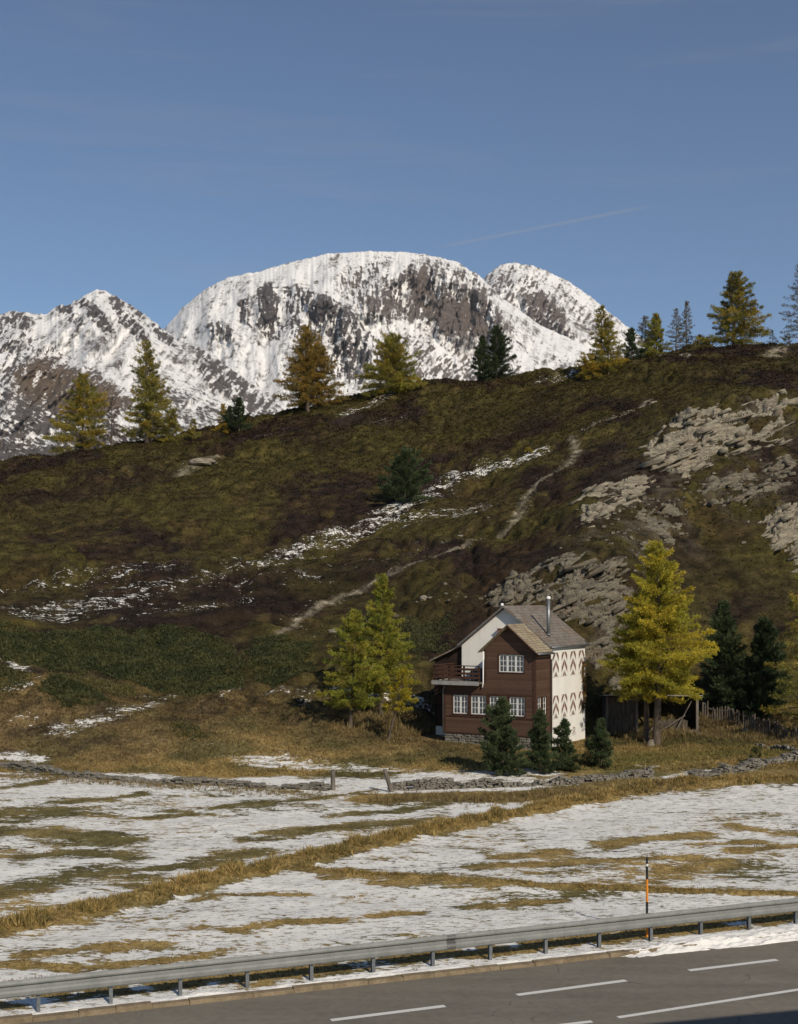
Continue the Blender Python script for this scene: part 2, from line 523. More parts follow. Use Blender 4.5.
M['siding'] = m_siding('brown_timber_siding', (.062, .033, .021), (.11, .063, .042))
M['trim'] = m_noisy('dark_brown_trim', (.035, .016, .009), (.065, .03, .017), 4, .7, .3, .01)
M['annex'] = m_siding('dark_annex_boards', (.02, .011, .008), (.042, .023, .016), .2)
M['plaster'] = m_plaster('off_white_plaster', (.72, .70, .655))
M['plinth'] = None
M['slates'] = m_slates('stone_slates', (.135, .118, .102), (.22, .195, .17), (.175, .115, .075), .42, .3)
M['shingle'] = m_slates('lichened_shingles', (.24, .195, .13), (.36, .30, .205), (.21, .14, .085), .28, .22)
M['white_paint'] = m_noisy('white_window_paint', (.62, .61, .58), (.76, .75, .71), 5, .5, .1, .005)
M['red_paint'] = m_noisy('red_brown_paint', (.15, .075, .052), (.22, .115, .08), 5, .6, .2, .005)
M['glass'] = m_glass()
M['curtain'] = m_noisy('net_curtain', (.34, .38, .45), (.55, .58, .62), 7, .9, .2, .01, stretch=(4, 4, .6))
M['metal'] = m_noisy('sheet_metal', (.16, .17, .18), (.26, .27, .28), 4, .45, .1, .005, .7, .5)
M['galv'] = m_noisy('galvanised_steel', (.17, .18, .175), (.25, .255, .245), 2.2, .6, .12, .004, .2, .4)
M['galv_dark'] = m_noisy('weathered_steel', (.10, .11, .12), (.19, .20, .21), 3, .6, .15, .004, .4, .5)
M['kerb'] = m_noisy('kerb_stone', (.12, .09, .055), (.25, .195, .125), 2.5, .9, .5, .015)
M['asphalt'] = m_asphalt()
M['paint'] = m_paint()
M['snow'] = m_noisy('snow', (.64, .63, .61), (.78, .77, .745), 3, .6, .6, .04, 0, .15)
M['orange'] = m_noisy('orange_paint', (.62, .20, .02), (.72, .27, .03), 6, .5, .1, .003)
M['black'] = m_noisy('black_paint', (.015, .015, .016), (.03, .03, .03), 6, .5, .1, .003)
M['tin'] = m_noisy('old_tin_roof', (.20, .195, .19), (.36, .35, .33), 2, .6, .3, .01, .2, .4)

# ----------------------------------------------------------------------------- ground albedo and snow
def ground_maps(X, Y):
    n = len(X)
    w = hill_w(X, Y)
    u = X/np.maximum(Y, 20)
    # heath
    A = np.array([.034, .0215, .015]); B = np.array([.078, .064, .018]); C = np.array([.064, .040, .018]); E = np.array([.118, .092, .027])
    f1 = sstep(-.07, .11, .9*fbm(X/15, Y/22, 5, 31) + .22*cushion(X, Y)); f2 = sstep(-.02, .26, fbm(X/7, Y/9, 4, 35)); f3 = sstep(.08, .34, fbm(X/4.5, Y/6, 3, 39))  # cushion term darkens creases like occlusion, along with the browner heather there
    heath = A*(1-f1)[:,None] + B*f1[:,None]
    heath = heath*(1-.6*f2)[:,None] + C*(.6*f2)[:,None]
    heath = heath*(1-.55*f3)[:,None] + E*(.55*f3)[:,None]
    # meadow grass
    g1 = sstep(-.25, .25, fbm(X/5, Y/5, 4, 41))
    straw = np.array([.29, .205, .078]); olive = np.array([.125, .106, .042])
    grass = olive*(1-g1)[:,None] + straw*g1[:,None]
    wm = sstep(90, 103, Y + 5*fbm(X/8, Y/8, 3, 44) - 4.0*np.clip(-u*5, 0, 1))
    alb = grass*(1-wm)[:,None] + heath*wm[:,None]
    snow = np.zeros(n)
    # meadow snow
    ms = .605 + .20*fbm(X/14, Y/7, 3, 51) + .16*fbm(X/3, Y/1.6, 2, 52)
    ms = np.clip(ms, .34, .70)*(1-sstep(77, 82, Y + 3*fbm(X/6, Y/6, 2, 53)))
    snow = np.maximum(snow, ms)
    snow = np.maximum(snow, (.22+.10*fbm(X/5, Y/5, 2, 54))*sstep(85, 105, Y)*(1-sstep(150, 200, Y)))
    def streak(pts, wid, s, **k):
        P = unpl(pts, **k)
        xs = [p[0] for p in P]; ys = [p[1] for p in P]
        pad = wid*4
        sel = np.nonzero((X > min(xs)-pad) & (X < max(xs)+pad) & (Y > min(ys)-pad) & (Y < max(ys)+pad))[0]
        if len(sel) == 0: return sel, np.zeros(0)
        d = pl_dist(X[sel], Y[sel], P) + wid*.9*fbm(X[sel]/(wid*2.5), Y[sel]/(wid*1.6), 4, 61)
        return sel, 1-sstep(-.2*wid, wid*1.7, d)
    # green / straw strips without snow on the meadow
    for pts, wid, colr in [
        ([(0,813),(25,812),(48,813)], 2.4, olive), ([(-20,833),(50,834),(95,838),(120,843)], 1.9, olive), ([(30,855),(70,853),(130,857)], 1.2, olive),
        ([(-30,900),(10,892),(45,884),(85,876),(115,873),(145,877)], 1.7, olive), ([(258,838),(300,833),(350,829),(430,822)], 1.5, olive),
        ([(195,858),(255,853)], 1.3, olive), ([(215,808),(280,802),(330,796),(375,790)], .55, olive), ([(60,803),(110,800),(140,795)], .7, olive),
        ([(150,818),(190,814)], .8, olive), ([(150,870),(190,867),(240,862)], .8, olive), ([(335,815),(390,812),(440,806)], .9, olive),
        ([(340,876),(400,881),(470,884)], 1.1, straw), ([(607,845),(662,840),(706,834)], 1.0, straw), ([(733,829),(765,833),(800,836)], .9, straw),
        ([(672,869),(722,863)], 1.2, straw), ([(620,861),(690,857)], .6, straw), ([(740,851),(800,846)], .8, straw), ([(690,845),(760,842)], .6, straw),
        ([(500,858),(560,852)], .9, straw), ([(480,868),(600,862)], .7, straw),
        ([(30,959),(90,949),(145,945)], .75, straw), ([(100,969),(150,962),(205,956)], .6, straw), ([(235,931),(285,925),(335,921)], .7, straw),
        ([(-10,966),(40,969),(75,971)], .5, straw), ([(370,917),(420,913)], .45, straw), ([(480,907),(560,900)], .5, straw), ([(150,985),(190,977),(300,966)], .35, straw),
        ([(200,898),(250,893),(300,892)], .5, straw), ([(-10,790),(20,786),(45,781)], .9, olive)]:
        sel, f = streak(pts, wid*.85, 0)
        alb[sel] = alb[sel]*(1-f*.9)[:,None] + np.array(colr)*(f*.9)[:,None]
        snow[sel] = snow[sel]*(1-f) + (.33+.12*fbm(X[sel]/1.8, Y[sel]/.8, 3, 67))*f
    ko = kerb_off(X, Y)
    vg = sstep(1.0, 1.7, ko)*(1-sstep(2.4, 3.6, ko))*sstep(-.32, .06, fbm(X/2.2, Y/2.2, 3, 56))
    snow = snow*(1-.5*vg); alb = alb*(1-.7*vg)[:,None] + (straw*.9)*(.7*vg)[:,None]
    for P, hw, hh in DITCH:
        d = pl_dist(X, Y, P) + .6*hw*fbm(X/1.5, Y/1.5, 2, 63)
        f = 1-sstep(hw*.5, hw*1.9, d)
        alb = alb*(1-f*.8)[:,None] + (straw*.8)*(f*.8)[:,None]
        snow = snow*(1-f) + .2*f
    # strip of dry grass along the stone walls
    for pts in [[(385,797),(500,797),(600,790),(655,783)], [(690,786),(740,777),(800,768)]]:
        sel, f = streak(pts, 1.4, 0)
        alb[sel] = alb[sel]*(1-f)[:,None] + (straw*.8)*f[:,None]; snow[sel] *= (1-f)
    # lawn beside the house
    sel, f = streak([(600,762),(680,755),(740,752),(800,756)], 4.0, 0)
    lawn = np.array([.165, .14, .045])
    alb[sel] = alb[sel]*(1-f*.85)[:,None] + lawn*(f*.85)[:,None]; snow[sel] *= (1-f)
    # dark heather patches and green turf on the hill
    for pts, wid, colr in [
        ([(20,605),(120,600),(220,590),(330,575)], 6, A*.8), ([(200,620),(300,600),(380,580)], 5, A*.75), ([(0,520),(120,500),(220,480)], 9, B),
        ([(250,470),(330,450),(380,440)], 8, B), ([(480,420),(560,400),(620,380)], 8, B*.95), ([(660,380),(730,370),(790,365)], 7, B),
        ([(560,590),(580,550),(620,530),(650,520)], 3, B), ([(640,560),(700,580),(760,570),(790,600)], 5, B), ([(330,590),(400,600),(440,620)], 4, B*.8)]:
        sel, f = streak(pts, wid, 0, near=86)
        alb[sel] = alb[sel]*(1-f*.7)[:,None] + np.array(colr)*(f*.7)[:,None]
    # straw slope under the junipers, left
    sel, f = streak([(-40,735),(60,725),(150,722),(250,715),(320,722),(420,735)], 7.0, 0)
    k = f*(.55+.4*g1[sel])
    alb[sel] = alb[sel]*(1-k)[:,None] + np.array([.145, .102, .048])*k[:,None]
    dk = f*sstep(.02, .22, fbm(X[sel]/3.2, Y[sel]/2.2, 4, 68))*.75
    alb[sel] = alb[sel]*(1-dk)[:,None] + np.array([.062, .045, .026])*dk[:,None]
    # snow streaks on the hill
    for pts, wid, s in [
        ([(250,566),(300,546),(350,532),(388,518)], 3.0, .58), ([(385,517),(425,492),(465,480),(500,471),(532,462)], 2.8, .60), ([(385,521),(430,516),(472,512)], 3.3, .55),
        ([(20,612),(85,604),(135,597)], 3.3, .57), ([(150,592),(216,577),(270,560)], 2.2, .53), ([(120,575),(190,565),(240,556)], 1.8, .49),
        ([(60,575),(200,565),(330,545)], 3.5, .50), ([(100,590),(250,585),(400,560)], 4.0, .48), ([(0,590),(60,585),(130,575)], 3.0, .51), ([(20,620),(140,612),(260,600)], 3.0, .49), ([(400,560),(450,540),(490,520)], 2.5, .47),
        ([(27,722),(68,729),(111,719),(159,705)], 1.3, .60), ([(20,690),(111,692),(203,697),(250,688)], .8, .56), ([(0,664),(18,668)], 1.5, .62), ([(0,690),(16,694)], 1.2, .6),
        ([(270,692),(330,697),(400,700),(425,704)], 1.0, .57), ([(290,705),(370,706)], .8, .55), ([(-10,757),(20,757),(40,762)], 1.6, .62),
        ([(250,762),(330,768),(420,771)], 2.2, .56), ([(230,750),(280,758)], 2.4, .50), ([(405,776),(460,777),(530,779)], 1.2, .66), ([(150,738),(230,745)], 2.0, .47),
        ([(345,412),(370,402),(395,391)], 2.2, .58), ([(380,425),(420,412)], 2.0, .5), ([(250,440),(310,425)], 2.5, .48), ([(545,383),(570,376)], 2.2, .6),
        ([(590,357),(640,357),(690,358)], 1.3, .60), ([(100,475),(190,462)], 2.0, .46), ([(640,765),(720,772)], 1.2, .5), ([(700,790),(780,788)], 1.0, .6)]:
        sel, f = streak(pts, wid, s)
        snow[sel] = np.maximum(snow[sel], np.where(Y[sel] > 84, (s-.082)*f**.35*(.97+.25*fbm(X[sel]/2.2, Y[sel]/.8, 3, 66)), s*f))
    # footpath of pale stones
    for pts, wid in [([(278,640),(300,620),(322,603),(350,590),(400,575),(440,560),(478,541),(513,530)], .5), ([(513,530),(520,512),(527,497),(545,483),(566,468),(577,453),(571,444)], .6),
                     ([(590,432),(620,416),(640,405),(650,393)], .6), ([(770,360),(785,352),(802,345)], 1.5), ([(180,468),(215,460)], 1.0)]:
        sel, f = streak(pts, wid, 0)
        b = f**1.1*np.clip(.8+1.6*fbm(X[sel]/.8, Y[sel]/.8, 2, 71), 0, 1)
        alb[sel] = alb[sel]*(1-b)[:,None] + np.array([.36, .31, .225])*b[:,None]
    # bare earth and scree among the outcrops, right
    P = unpl([(560,640),(570,540),(640,430),(700,405),(800,400),(800,520),(720,520),(660,560),(630,690)])
    f = poly_soft(X, Y, P, 4)*sstep(-.05, .25, fbm(X/3, Y/3, 3, 73))
    alb = alb*(1-f*.8)[:,None] + np.array([.10, .082, .058])*(f*.8)[:,None]
    fine = fbm(X/1.7, Y/1.5, 3, 91)
    alb = alb*(1-w*(.42-.6*np.clip(fine, -.5, .5)))[:,None]
    return np.clip(alb, .004, 1), snow

# ----------------------------------------------------------------------------- ground sheet
def grid_faces(nr, nc):
    i = (np.arange(nr-1)[:,None]*nc + np.arange(nc-1)[None,:]).ravel()
    return np.stack([i, i+1, i+nc+1, i+nc], 1)
def build_ground():
    rows = np.concatenate([np.arange(-120, 28, 8.0), np.arange(28, 82, .17), np.arange(82, 130, .24), np.arange(130, 240, .42), 240*1.045**np.arange(0, 45)])
    nc = 620
    inner = np.linspace(-1, 1, nc)
    ex = np.array([2, 6, 14, 30, 60, 120, 240, 500.0])
    X = []
    for y in rows:
        hw = .345*max(y, 25)+3
        X.append(np.concatenate([-hw-ex[::-1], inner*hw, hw+ex]))
    X = np.array(X); Y = np.repeat(rows[:,None], X.shape[1], 1)
    x, y = X.ravel(), Y.ravel()
    z = terrain(x, y)
    me = np_mesh('ground', np.stack([x, y, z], 1), grid_faces(*X.shape), True)
    alb, snow = ground_maps(x, y)
    add_color(me, 'alb', alb); add_float(me, 'snow', snow)
    tag(link_mesh('ground', me, M['ground']), 'snow patched meadow rising to a dark heath covered hill', 'ground', kind='structure')
build_ground()

# ----------------------------------------------------------------------------- mountains
def streakn(px, py, ang, fw, fl, seed, octv=4):
    """noise drawn out along a direction, ang measured from straight down towards the right"""
    c, s = math.cos(R(ang)), math.sin(R(ang))
    a = px*c - py*s; b = px*s + py*c
    return fbm(a/fw, b/fl, octv, seed)
def build_mountain(name, sil, base, Dr, run, px0, px1, rocks, label, seed, rib_ang=0, rough=1.0, tint=None, lean=0.0, speck=0.0, jag=1.1, cliff=1.0, lines=()):
    sx = np.array([p[0] for p in sil], float); sy = np.array([p[1] for p in sil], float)
    px = np.arange(px0, px1, .8)
    ys = np.interp(px, sx, sy)
    k = np.ones(5)/5
    ys = np.convolve(np.pad(ys, 2, 'edge'), k, 'valid')
    ys = ys + jag*(1.3*fbm(px/11, px*0+seed, 3, seed) + 1.0*fbm(px/3, px*0+seed, 3, seed+1))
    nv = 260
    v = np.linspace(-.12, 1, nv)
    PX = np.repeat(px[None,:], nv, 0); VV = np.repeat(v[:,None], len(px), 1)
    vp = np.clip(VV, 0, 1)
    PY = ys[None,:] + vp*(base-ys)[None,:]
    steep = np.zeros(PX.shape)
    for poly, soft, ang, st, dens, colr in rocks:
        if dens > .55:
            wx = PX.ravel() + 5*fbm(PX.ravel()/10, PY.ravel()/10, 2, seed+25); wy = PY.ravel() + 5*fbm(PX.ravel()/10, PY.ravel()/10, 2, seed+26)
            steep = np.maximum(steep, poly_soft(wx, wy, poly, soft).reshape(PX.shape))
    kk = np.hanning(61); kk /= kk.sum()
    stp = np.apply_along_axis(lambda r_: np.convolve(np.pad(r_, 30, 'edge'), kk, 'valid'), 1, steep)
    bench = np.clip(np.roll(stp, -14, 0), 0, 1)*(1-stp)
    g = (1 + .5*vp)*(1 - .6*cliff*stp + .8*cliff*bench)
    g[VV < 0] = 0
    g = np.cumsum(g, 0); g = g/g[-1].mean()
    D = Dr + lean*(PX-400) - run*g
    # ribs and gullies run down the face
    qx = PX + 9*fbm(PX/60, PY/60, 2, seed+9)
    c, s = math.cos(R(rib_ang)), math.sin(R(rib_ang))
    a = qx*c - PY*s; b = qx*s + PY*c
    amp = np.clip(vp*9, 0, 1)*rough
    D = D - steep*np.clip(vp*9, 0, 1)*(30+55*cliff)*ridged((a+3*fbm(PX/7, PY/7, 2, seed+30))/11, b/70, 3, seed+31)
    rib = ridged(a/52, b/110, 3, seed+2)*125 + fbm(a/16, b/50, 4, seed+3)*(20+30*steep) + fbm(a/5, b/9, 4, seed+4)*(7+16*steep)
    D = D - amp*rib
    Z = HC + D*(HY-PY)/F
    back = np.clip(-VV/.12, 0, 1)     # far side of the ridge
    D = D + back*700; Z = Z - back*330
    X = (PX-CX)/F*np.where(back > 0, D-back*700, D)
    rock = np.full(PX.shape, .08)
    base_n = .5 + .7*streakn(PX, PY, rib_ang, 5, 26, seed+5) + .45*streakn(PX, PY, rib_ang*1.3, 1.6, 9, seed+6) + .5*fbm(PX/5, PY/5, 4, seed+7)
    rock = np.maximum(rock, .24 + speck + .22*base_n + .10*np.clip(rib/120, -1, 1))
    alb = np.ones(PX.shape+(3,))*np.array(tint or (.115, .10, .095))
    x, y = PX.ravel(), PY.ravel()
    for poly, soft, ang, st, dens, colr in rocks:
        n = .62*streakn(x, y, ang, st, st*4, seed+21, 5) + .34*streakn(x, y, ang, 1.7, 9, seed+22, 4) + .28*fbm(x/4, y/4, 4, seed+23)
        wx = x + 4*fbm(x/8, y/8, 2, seed+25); wy = y + 4*fbm(x/8, y/8, 2, seed+26)
        f = poly_soft(wx, wy, poly, soft*1.4)
        led = sstep(.10, .34, fbm(wx/10, wy/1.9 + wx*math.tan(R(.5*ang))/14, 3, seed+27))
        r = np.sqrt(f)*(dens + .03 + 1.4*n + .35*fbm(x/16, y/16, 3, seed+28)) - .30*led
        rock = np.maximum(rock, r.reshape(PX.shape))
        if colr is not None:
            al = alb.reshape(-1, 3)
            al[:] = al*(1-f)[:,None] + np.array(colr)*f[:,None]
    for pts, wd_, st_ in lines:
        wx = x + 3*fbm(x/9, y/9, 3, seed+41); wy = y + 3*fbm(x/9, y/9, 3, seed+42)
        dl = pl_dist(wx, wy, pts)
        r = st_*np.exp(-(dl/wd_)**2)*(.8+.9*fbm(x/3, y/5, 3, seed+43))
        rock = np.maximum(rock, .30*np.exp(-(dl/wd_)**2) + 0) if False else np.maximum(rock, r.reshape(PX.shape))
    me = np_mesh(name, np.stack([X, D, Z], -1).reshape(-1, 3), grid_faces(nv, len(px)), True)
    # skirt: the foot runs on down below anything in view
    add_color(me, 'alb', alb.reshape(-1, 3)); add_float(me, 'rock', rock.ravel())
    return tag(link_mesh(name, me, M['mountain']), label, 'mountain', kind='structure')

GREY = (.125, .108, .102); BROWN = (.13, .098, .072); DARK = (.085, .075, .074); PURP = (.10, .088, .085)
build_mountain('mountain', [(120,380),(150,345),(170,322),(182,308),(205,289),(228,277),(260,271),(290,262),(330,253),(370,251),(410,252),(440,257),(458,262),(480,276),(500,296),(540,325),(600,352),(680,395)], 470, 5400, 1500, 120, 680, [
    ([(384,278),(405,262),(455,266),(488,290),(512,330),(500,352),(470,345),(452,350),(430,330),(402,318),(384,300)], 7, -14, 5, .62, GREY),
    ([(410,272),(425,268),(430,300),(458,300),(480,310),(490,335),(465,338),(440,325),(415,305)], 4, -6, 6, .95, (.12, .098, .088)),
    ([(336,270),(384,262),(392,312),(372,322),(350,312)], 8, 4, 3, .50, GREY),
    ([(362,300),(392,296),(398,318),(368,324)], 4, 0, 4, .72, GREY),
    ([(256,296),(264,284),(290,287),(325,294),(350,310),(372,338),(376,372),(350,392),(330,372),(312,345),(290,335),(270,340),(256,330)], 4, -8, 3.5, .50, DARK),
    ([(300,292),(330,298),(352,314),(370,340),(372,365),(350,380),(335,350),(318,325)], 4, -16, 4, .64, DARK),
    ([(258,290),(270,284),(278,318),(270,338),(262,338)], 3, -2, 3, .85, DARK), ([(238,302),(246,300),(250,326),(242,322)], 2, -4, 3, .8, DARK),
    ([(208,325),(222,321),(236,335),(228,344),(212,338)], 3, 0, 3, .65, DARK),
    ([(390,320),(440,335),(500,350),(560,390),(400,400)], 10, -42, 3, .42, GREY),
    ([(370,365),(420,360),(480,375),(470,400),(380,400)], 8, -35, 3, .52, GREY),
    ], 'broad snow covered massif with grey cliff bands', 101, -14, speck=.03, lines=[([(452,340),(462,362),(474,388)], 1.6, .6), ([(468,335),(486,358),(505,384)], 1.4, .62), ([(488,338),(508,360),(528,382)], 1.3, .6), ([(500,322),(525,350),(552,378)], 1.5, .62),
    ([(508,312),(540,342),(575,374)], 1.3, .58), ([(480,300),(500,318),(520,336)], 1.2, .6), ([(440,350),(448,366),(452,385)], 1.6, .62), ([(425,345),(430,365),(430,385)], 1.4, .6), ([(398,330),(408,352),(412,380)], 1.2, .55), ([(520,322),(550,345),(585,372)], 1.0, .55),
    ([(320,345),(326,365),(332,395)], 1.2, .52), ([(300,345),(306,370),(318,400)], 1.0, .5), ([(275,342),(285,365),(300,395)], 1.0, .5), ([(250,300),(262,286),(290,288),(325,295),(352,312),(370,338),(378,360)], 2.0, .75),
    ([(410,262),(440,266),(470,280)], 1.5, .6), ([(340,272),(345,290),(352,310)], 1.4, .6), ([(358,268),(362,290),(366,310)], 1.4, .58), ([(375,266),(380,290),(384,312)], 1.4, .6)])
build_mountain('mountain', [(430,330),(470,292),(488,274),(500,265),(513,262),(530,265),(548,271),(568,281),(590,296),(612,314),(632,330),(670,356),(760,410)], 470, 6400, 1500, 430, 760, [
    ([(488,275),(510,268),(535,272),(545,290),(520,310),(500,305)], 6, -25, 3, .48, GREY),
    ([(520,295),(545,290),(560,310),(575,340),(560,348),(540,325),(528,318)], 4, -32, 4, .78, (.12, .10, .092)),
    ([(545,280),(575,292),(600,320),(590,335),(565,310)], 6, -38, 3, .46, GREY),
    ([(580,330),(620,335),(640,370),(600,370)], 8, -40, 3, .45, GREY),
    ], 'pointed snowy peak right of the broad massif', 131, -30, speck=.06, jag=1.4, lines=[([(500,272),(512,292),(528,318)], 1.5, .6), ([(540,280),(560,305),(590,335)], 1.5, .6), ([(560,285),(585,310),(615,340)], 1.4, .58), ([(530,300),(555,335),(585,365)], 1.3, .6), ([(510,300),(535,330),(560,352)], 1.2, .58), ([(590,305),(615,328),(640,350)], 1.2, .58)])
build_mountain('mountain', [(-160,330),(-60,312),(0,314),(14,310),(30,313),(46,314),(56,306),(68,305),(77,300),(88,293),(96,289),(106,291),(118,298),(130,304),(146,315),(160,326),(176,340),(194,345),(206,349),(222,362),(244,377),(262,392),(292,416),(340,450),(400,480)], 500, 4100, 1350, -160, 400, [
    ([(56,308),(70,306),(84,322),(78,332),(66,320)], 3, -35, 3, .62, DARK), ([(75,302),(86,297),(108,318),(114,332),(104,330),(90,318)], 2.5, -40, 4, .70, DARK),
    ([(110,296),(118,298),(150,336),(146,342),(132,332),(116,318)], 2.5, -38, 4, .75, DARK), ([(124,302),(150,316),(178,342),(168,348),(145,325)], 3, -40, 3, .62, DARK),
    ([(190,345),(204,349),(230,368),(256,388),(284,414),(262,420),(240,400),(215,392),(196,372)], 3, -40, 4, .66, PURP),
    ([(4,316),(14,312),(32,322),(26,330),(8,326)], 3, -30, 3, .70, DARK),
    ([(-160,330),(0,318),(30,330),(60,350),(50,380),(0,390),(-160,400)], 10, -30, 4, .46, DARK),
    ([(10,372),(40,360),(75,368),(110,385),(130,402),(100,420),(60,415),(20,410)], 7, -48, 6, .88, BROWN),
    ([(-160,395),(0,385),(30,400),(90,415),(140,430),(200,440),(200,500),(-160,500)], 8, 60, 5, .66, PURP),
    ([(-160,440),(0,435),(60,450),(90,500),(-160,500)], 10, 70, 5, .85, PURP),
    ([(140,390),(190,385),(230,405),(280,420),(280,460),(140,460)], 8, 65, 4, .48, PURP),
    ], 'jagged snowy peak at the left with dark rock stripes', 161, -36, speck=.05, jag=2.0, cliff=.25, lines=[([(30,335),(60,352),(100,375)], 1.5, .6), ([(0,345),(30,360),(50,380)], 1.5, .6), ([(-20,330),(10,340),(40,352)], 1.5, .62), ([(70,345),(100,362),(140,385)], 1.2, .52), ([(100,340),(140,362),(170,385)], 1.2, .5),
    ([(140,370),(180,380),(215,400)], 1.3, .55), ([(150,385),(190,395),(230,410)], 1.4, .58), ([(130,395),(170,405),(220,420)], 1.4, .6), ([(200,372),(225,392),(250,412)], 1.2, .56)])

# ----------------------------------------------------------------------------- rock outcrops
def outcrop(label, cat_group, poly_px, lift, layer, blk, seed, material, dip=24, near=80, far=240, gap=.02, dens=.5):
    P = unpl(poly_px, near=near, far=far)
    xs = [p[0] for p in P]; ys = [p[1] for p in P]
    step = .11
    gx = np.arange(min(xs)-.5, max(xs)+.5, step); gy = np.arange(min(ys)-.5, max(ys)+.5, step)
    X, Y = np.meshgrid(gx, gy)
    x, y = X.ravel(), Y.ravel()
    z = terrain(x, y)
    e = .8
    nx = -(base_h(x+e, y)-base_h(x-e, y))/(2*e); ny = -(base_h(x, y+e)-base_h(x, y-e))/(2*e)
    L = np.sqrt(nx*nx+ny*ny+1); nx, ny, nz = nx/L, ny/L, 1/L
    ins = poly_soft(x + 1.6*fbm(x/2.5, y/2.5, 3, seed), y + 1.6*fbm(x/2.5, y/2.5, 3, seed+1), P, 1.1)
    ins = ins*(1-.95*sstep(gap, gap+.2, fbm((x*math.cos(.4)+y*.3)/4.2, (y-.4*x)/2.0, 3, seed+40)))
    c, s = math.cos(R(dip)), math.sin(R(dip))
    al = x*c + z*s; ac = -x*s + z*c + .25*y
    tot = np.zeros_like(x)
    for q, (lh, bl, am) in enumerate(((layer, blk*3, 1.0), (layer*.42, blk*1.7, .6), (layer*.2, blk*.9, .32))):
        aw = ac + .45*lh*fbm(al/(bl*.8), ac/(lh*6), 3, seed+3+q)
        row = np.floor(aw/lh); fr = aw/lh - row
        shift = hash01(row, 7, seed+q)*bl*3
        ab = (al+shift + .25*bl*fbm(al/bl, ac/bl, 2, seed+8+q))/bl
        cl = np.floor(ab); fa = ab-cl
        hgt = hash01(row, cl, seed+13+q)*(1-.6*fa)
        crev = sstep(0, .2, fr)
        tot += am*((hgt*.8 + .5*fr)*crev - .45*(1-crev))
    tot = tot/1.8
    big = fbm(x/4, y/4, 3, seed+30)
    disp = lift*((tot - .3 + .5*big)*.9*np.clip(ins*1.5, 0, 1) - (1-ins)*.75)
    disp = np.clip(disp, -lift, lift*1.5)
    V = np.stack([x+nx*disp, y+ny*disp*1.0, z+nz*disp*.9 - .06], 1)
    Fc = grid_faces(len(gy), len(gx))
    keep = (disp[Fc] > -.25*lift).any(1)
    Fc = Fc[keep]
    used = np.unique(Fc); mp = np.full(len(V), -1); mp[used] = np.arange(len(used))
    V1 = V[used]; F1 = mp[Fc]
    rg = np.random.default_rng(seed)
    good = np.nonzero(ins > .45)[0]
    m = int(len(good)*step*step*dens)
    pick = good[rg.integers(0, len(good), m)]
    cx, cy, cz = V[pick, 0], V[pick, 1], V[pick, 2]
    Ls = blk*(.25 + 1.05*rg.random(m)**1.8); Wd = rg.uniform(.6, 2.0, m)*min(1.0, lift); Th = layer*(.15 + 1.0*rg.random(m)**1.8)
    loc = fbm(cx/3.5, cy/3.5, 2, seed+50)
    da = R(dip) + rg.normal(size=m)*.07 + .22*loc
    yaw = rg.normal(size=m)*.28 + .15 + .5*loc
    ax = np.stack([np.cos(da)*np.cos(yaw), np.cos(da)*np.sin(yaw), np.sin(da)], 1)
    fwd = np.tile(np.array([0.0, -1.0, .10]), (m, 1)); fwd += rg.normal(size=(m, 3))*.08
    fwd -= ax*(fwd*ax).sum(1, keepdims=True); fwd /= np.linalg.norm(fwd, axis=1, keepdims=True)
    up = np.cross(fwd, ax); up *= np.sign(up[:, 2:3]); up /= np.linalg.norm(up, axis=1, keepdims=True)
    c0 = np.stack([cx, cy, cz], 1) + fwd*(Wd*rg.uniform(-.35, .22, m))[:, None]
    H8 = []
    for zz in (-1, 1):
        for xx, yy in ((-1,-1),(1,-1),(1,1),(-1,1)):
            jx = rg.uniform(.7, 1.12, m); jy = rg.uniform(.6, 1.15, m); jz = rg.uniform(.5, 1.2, m)
            H8.append(c0 + ax*(xx*jx*Ls/2)[:, None] + fwd*(yy*jy*Wd/2)[:, None] + up*(zz*jz*Th/2)[:, None])
    V2 = np.stack(H8, 1).reshape(-1, 3)
    q = np.array(((0,3,2,1),(4,5,6,7),(0,1,5,4),(1,2,6,5),(2,3,7,6),(3,0,4,7)))
    F2 = (np.arange(m)[:, None, None]*8 + q[None]).reshape(-1, 4) + len(V1)
    me = np_mesh('rock_outcrop', np.concatenate([V1, V2]), np.concatenate([F1, F2]), False)
    o = link_mesh('rock_outcrop', me, material)
    return tag(o, label, 'rock outcrop', cat_group)
OG = 'layered rock outcrops on the hillside'
outcrop('grey layered rock face directly behind the house roof', OG, [(470,600),(510,580),(548,558),(585,550),(618,556),(632,600),(632,690),(606,712),(590,690),(560,640),(520,620)], 1.3, .62, 2.6, 201, M['rock_grey'], 28, gap=.07)
outcrop('wide pale layered outcrop high under the right crest', OG, [(640,452),(655,425),(690,408),(735,408),(782,398),(788,425),(760,445),(715,455),(690,480),(650,470)], 1.35, .75, 3.2, 221, M['rock'], 22)
outcrop('low pale outcrop beside the footpath on the hill', OG, [(566,512),(590,492),(618,478),(650,474),(652,500),(630,512),(600,522),(572,532)], 1.1, .6, 2.4, 241, M['rock'], 26)
outcrop('pale slanting rock slab cut by the right photo edge', OG, [(760,528),(785,512),(830,500),(850,540),(815,575),(790,560),(768,545)], 1.3, .6, 3.0, 261, M['rock'], 24, gap=.2)
outcrop('broken rubble outcrop between heather right of the big larch top', OG, [(690,492),(720,470),(770,455),(800,450),(800,490),(760,500),(725,512),(700,512)], 1.0, .7, 1.6, 281, M['rock_grey'], 22)
outcrop('small rubble outcrop just above the big golden larch', OG, [(632,545),(640,510),(668,500),(690,515),(672,545),(655,570),(640,575)], .9, .6, 1.4, 291, M['rock_grey'], 24)

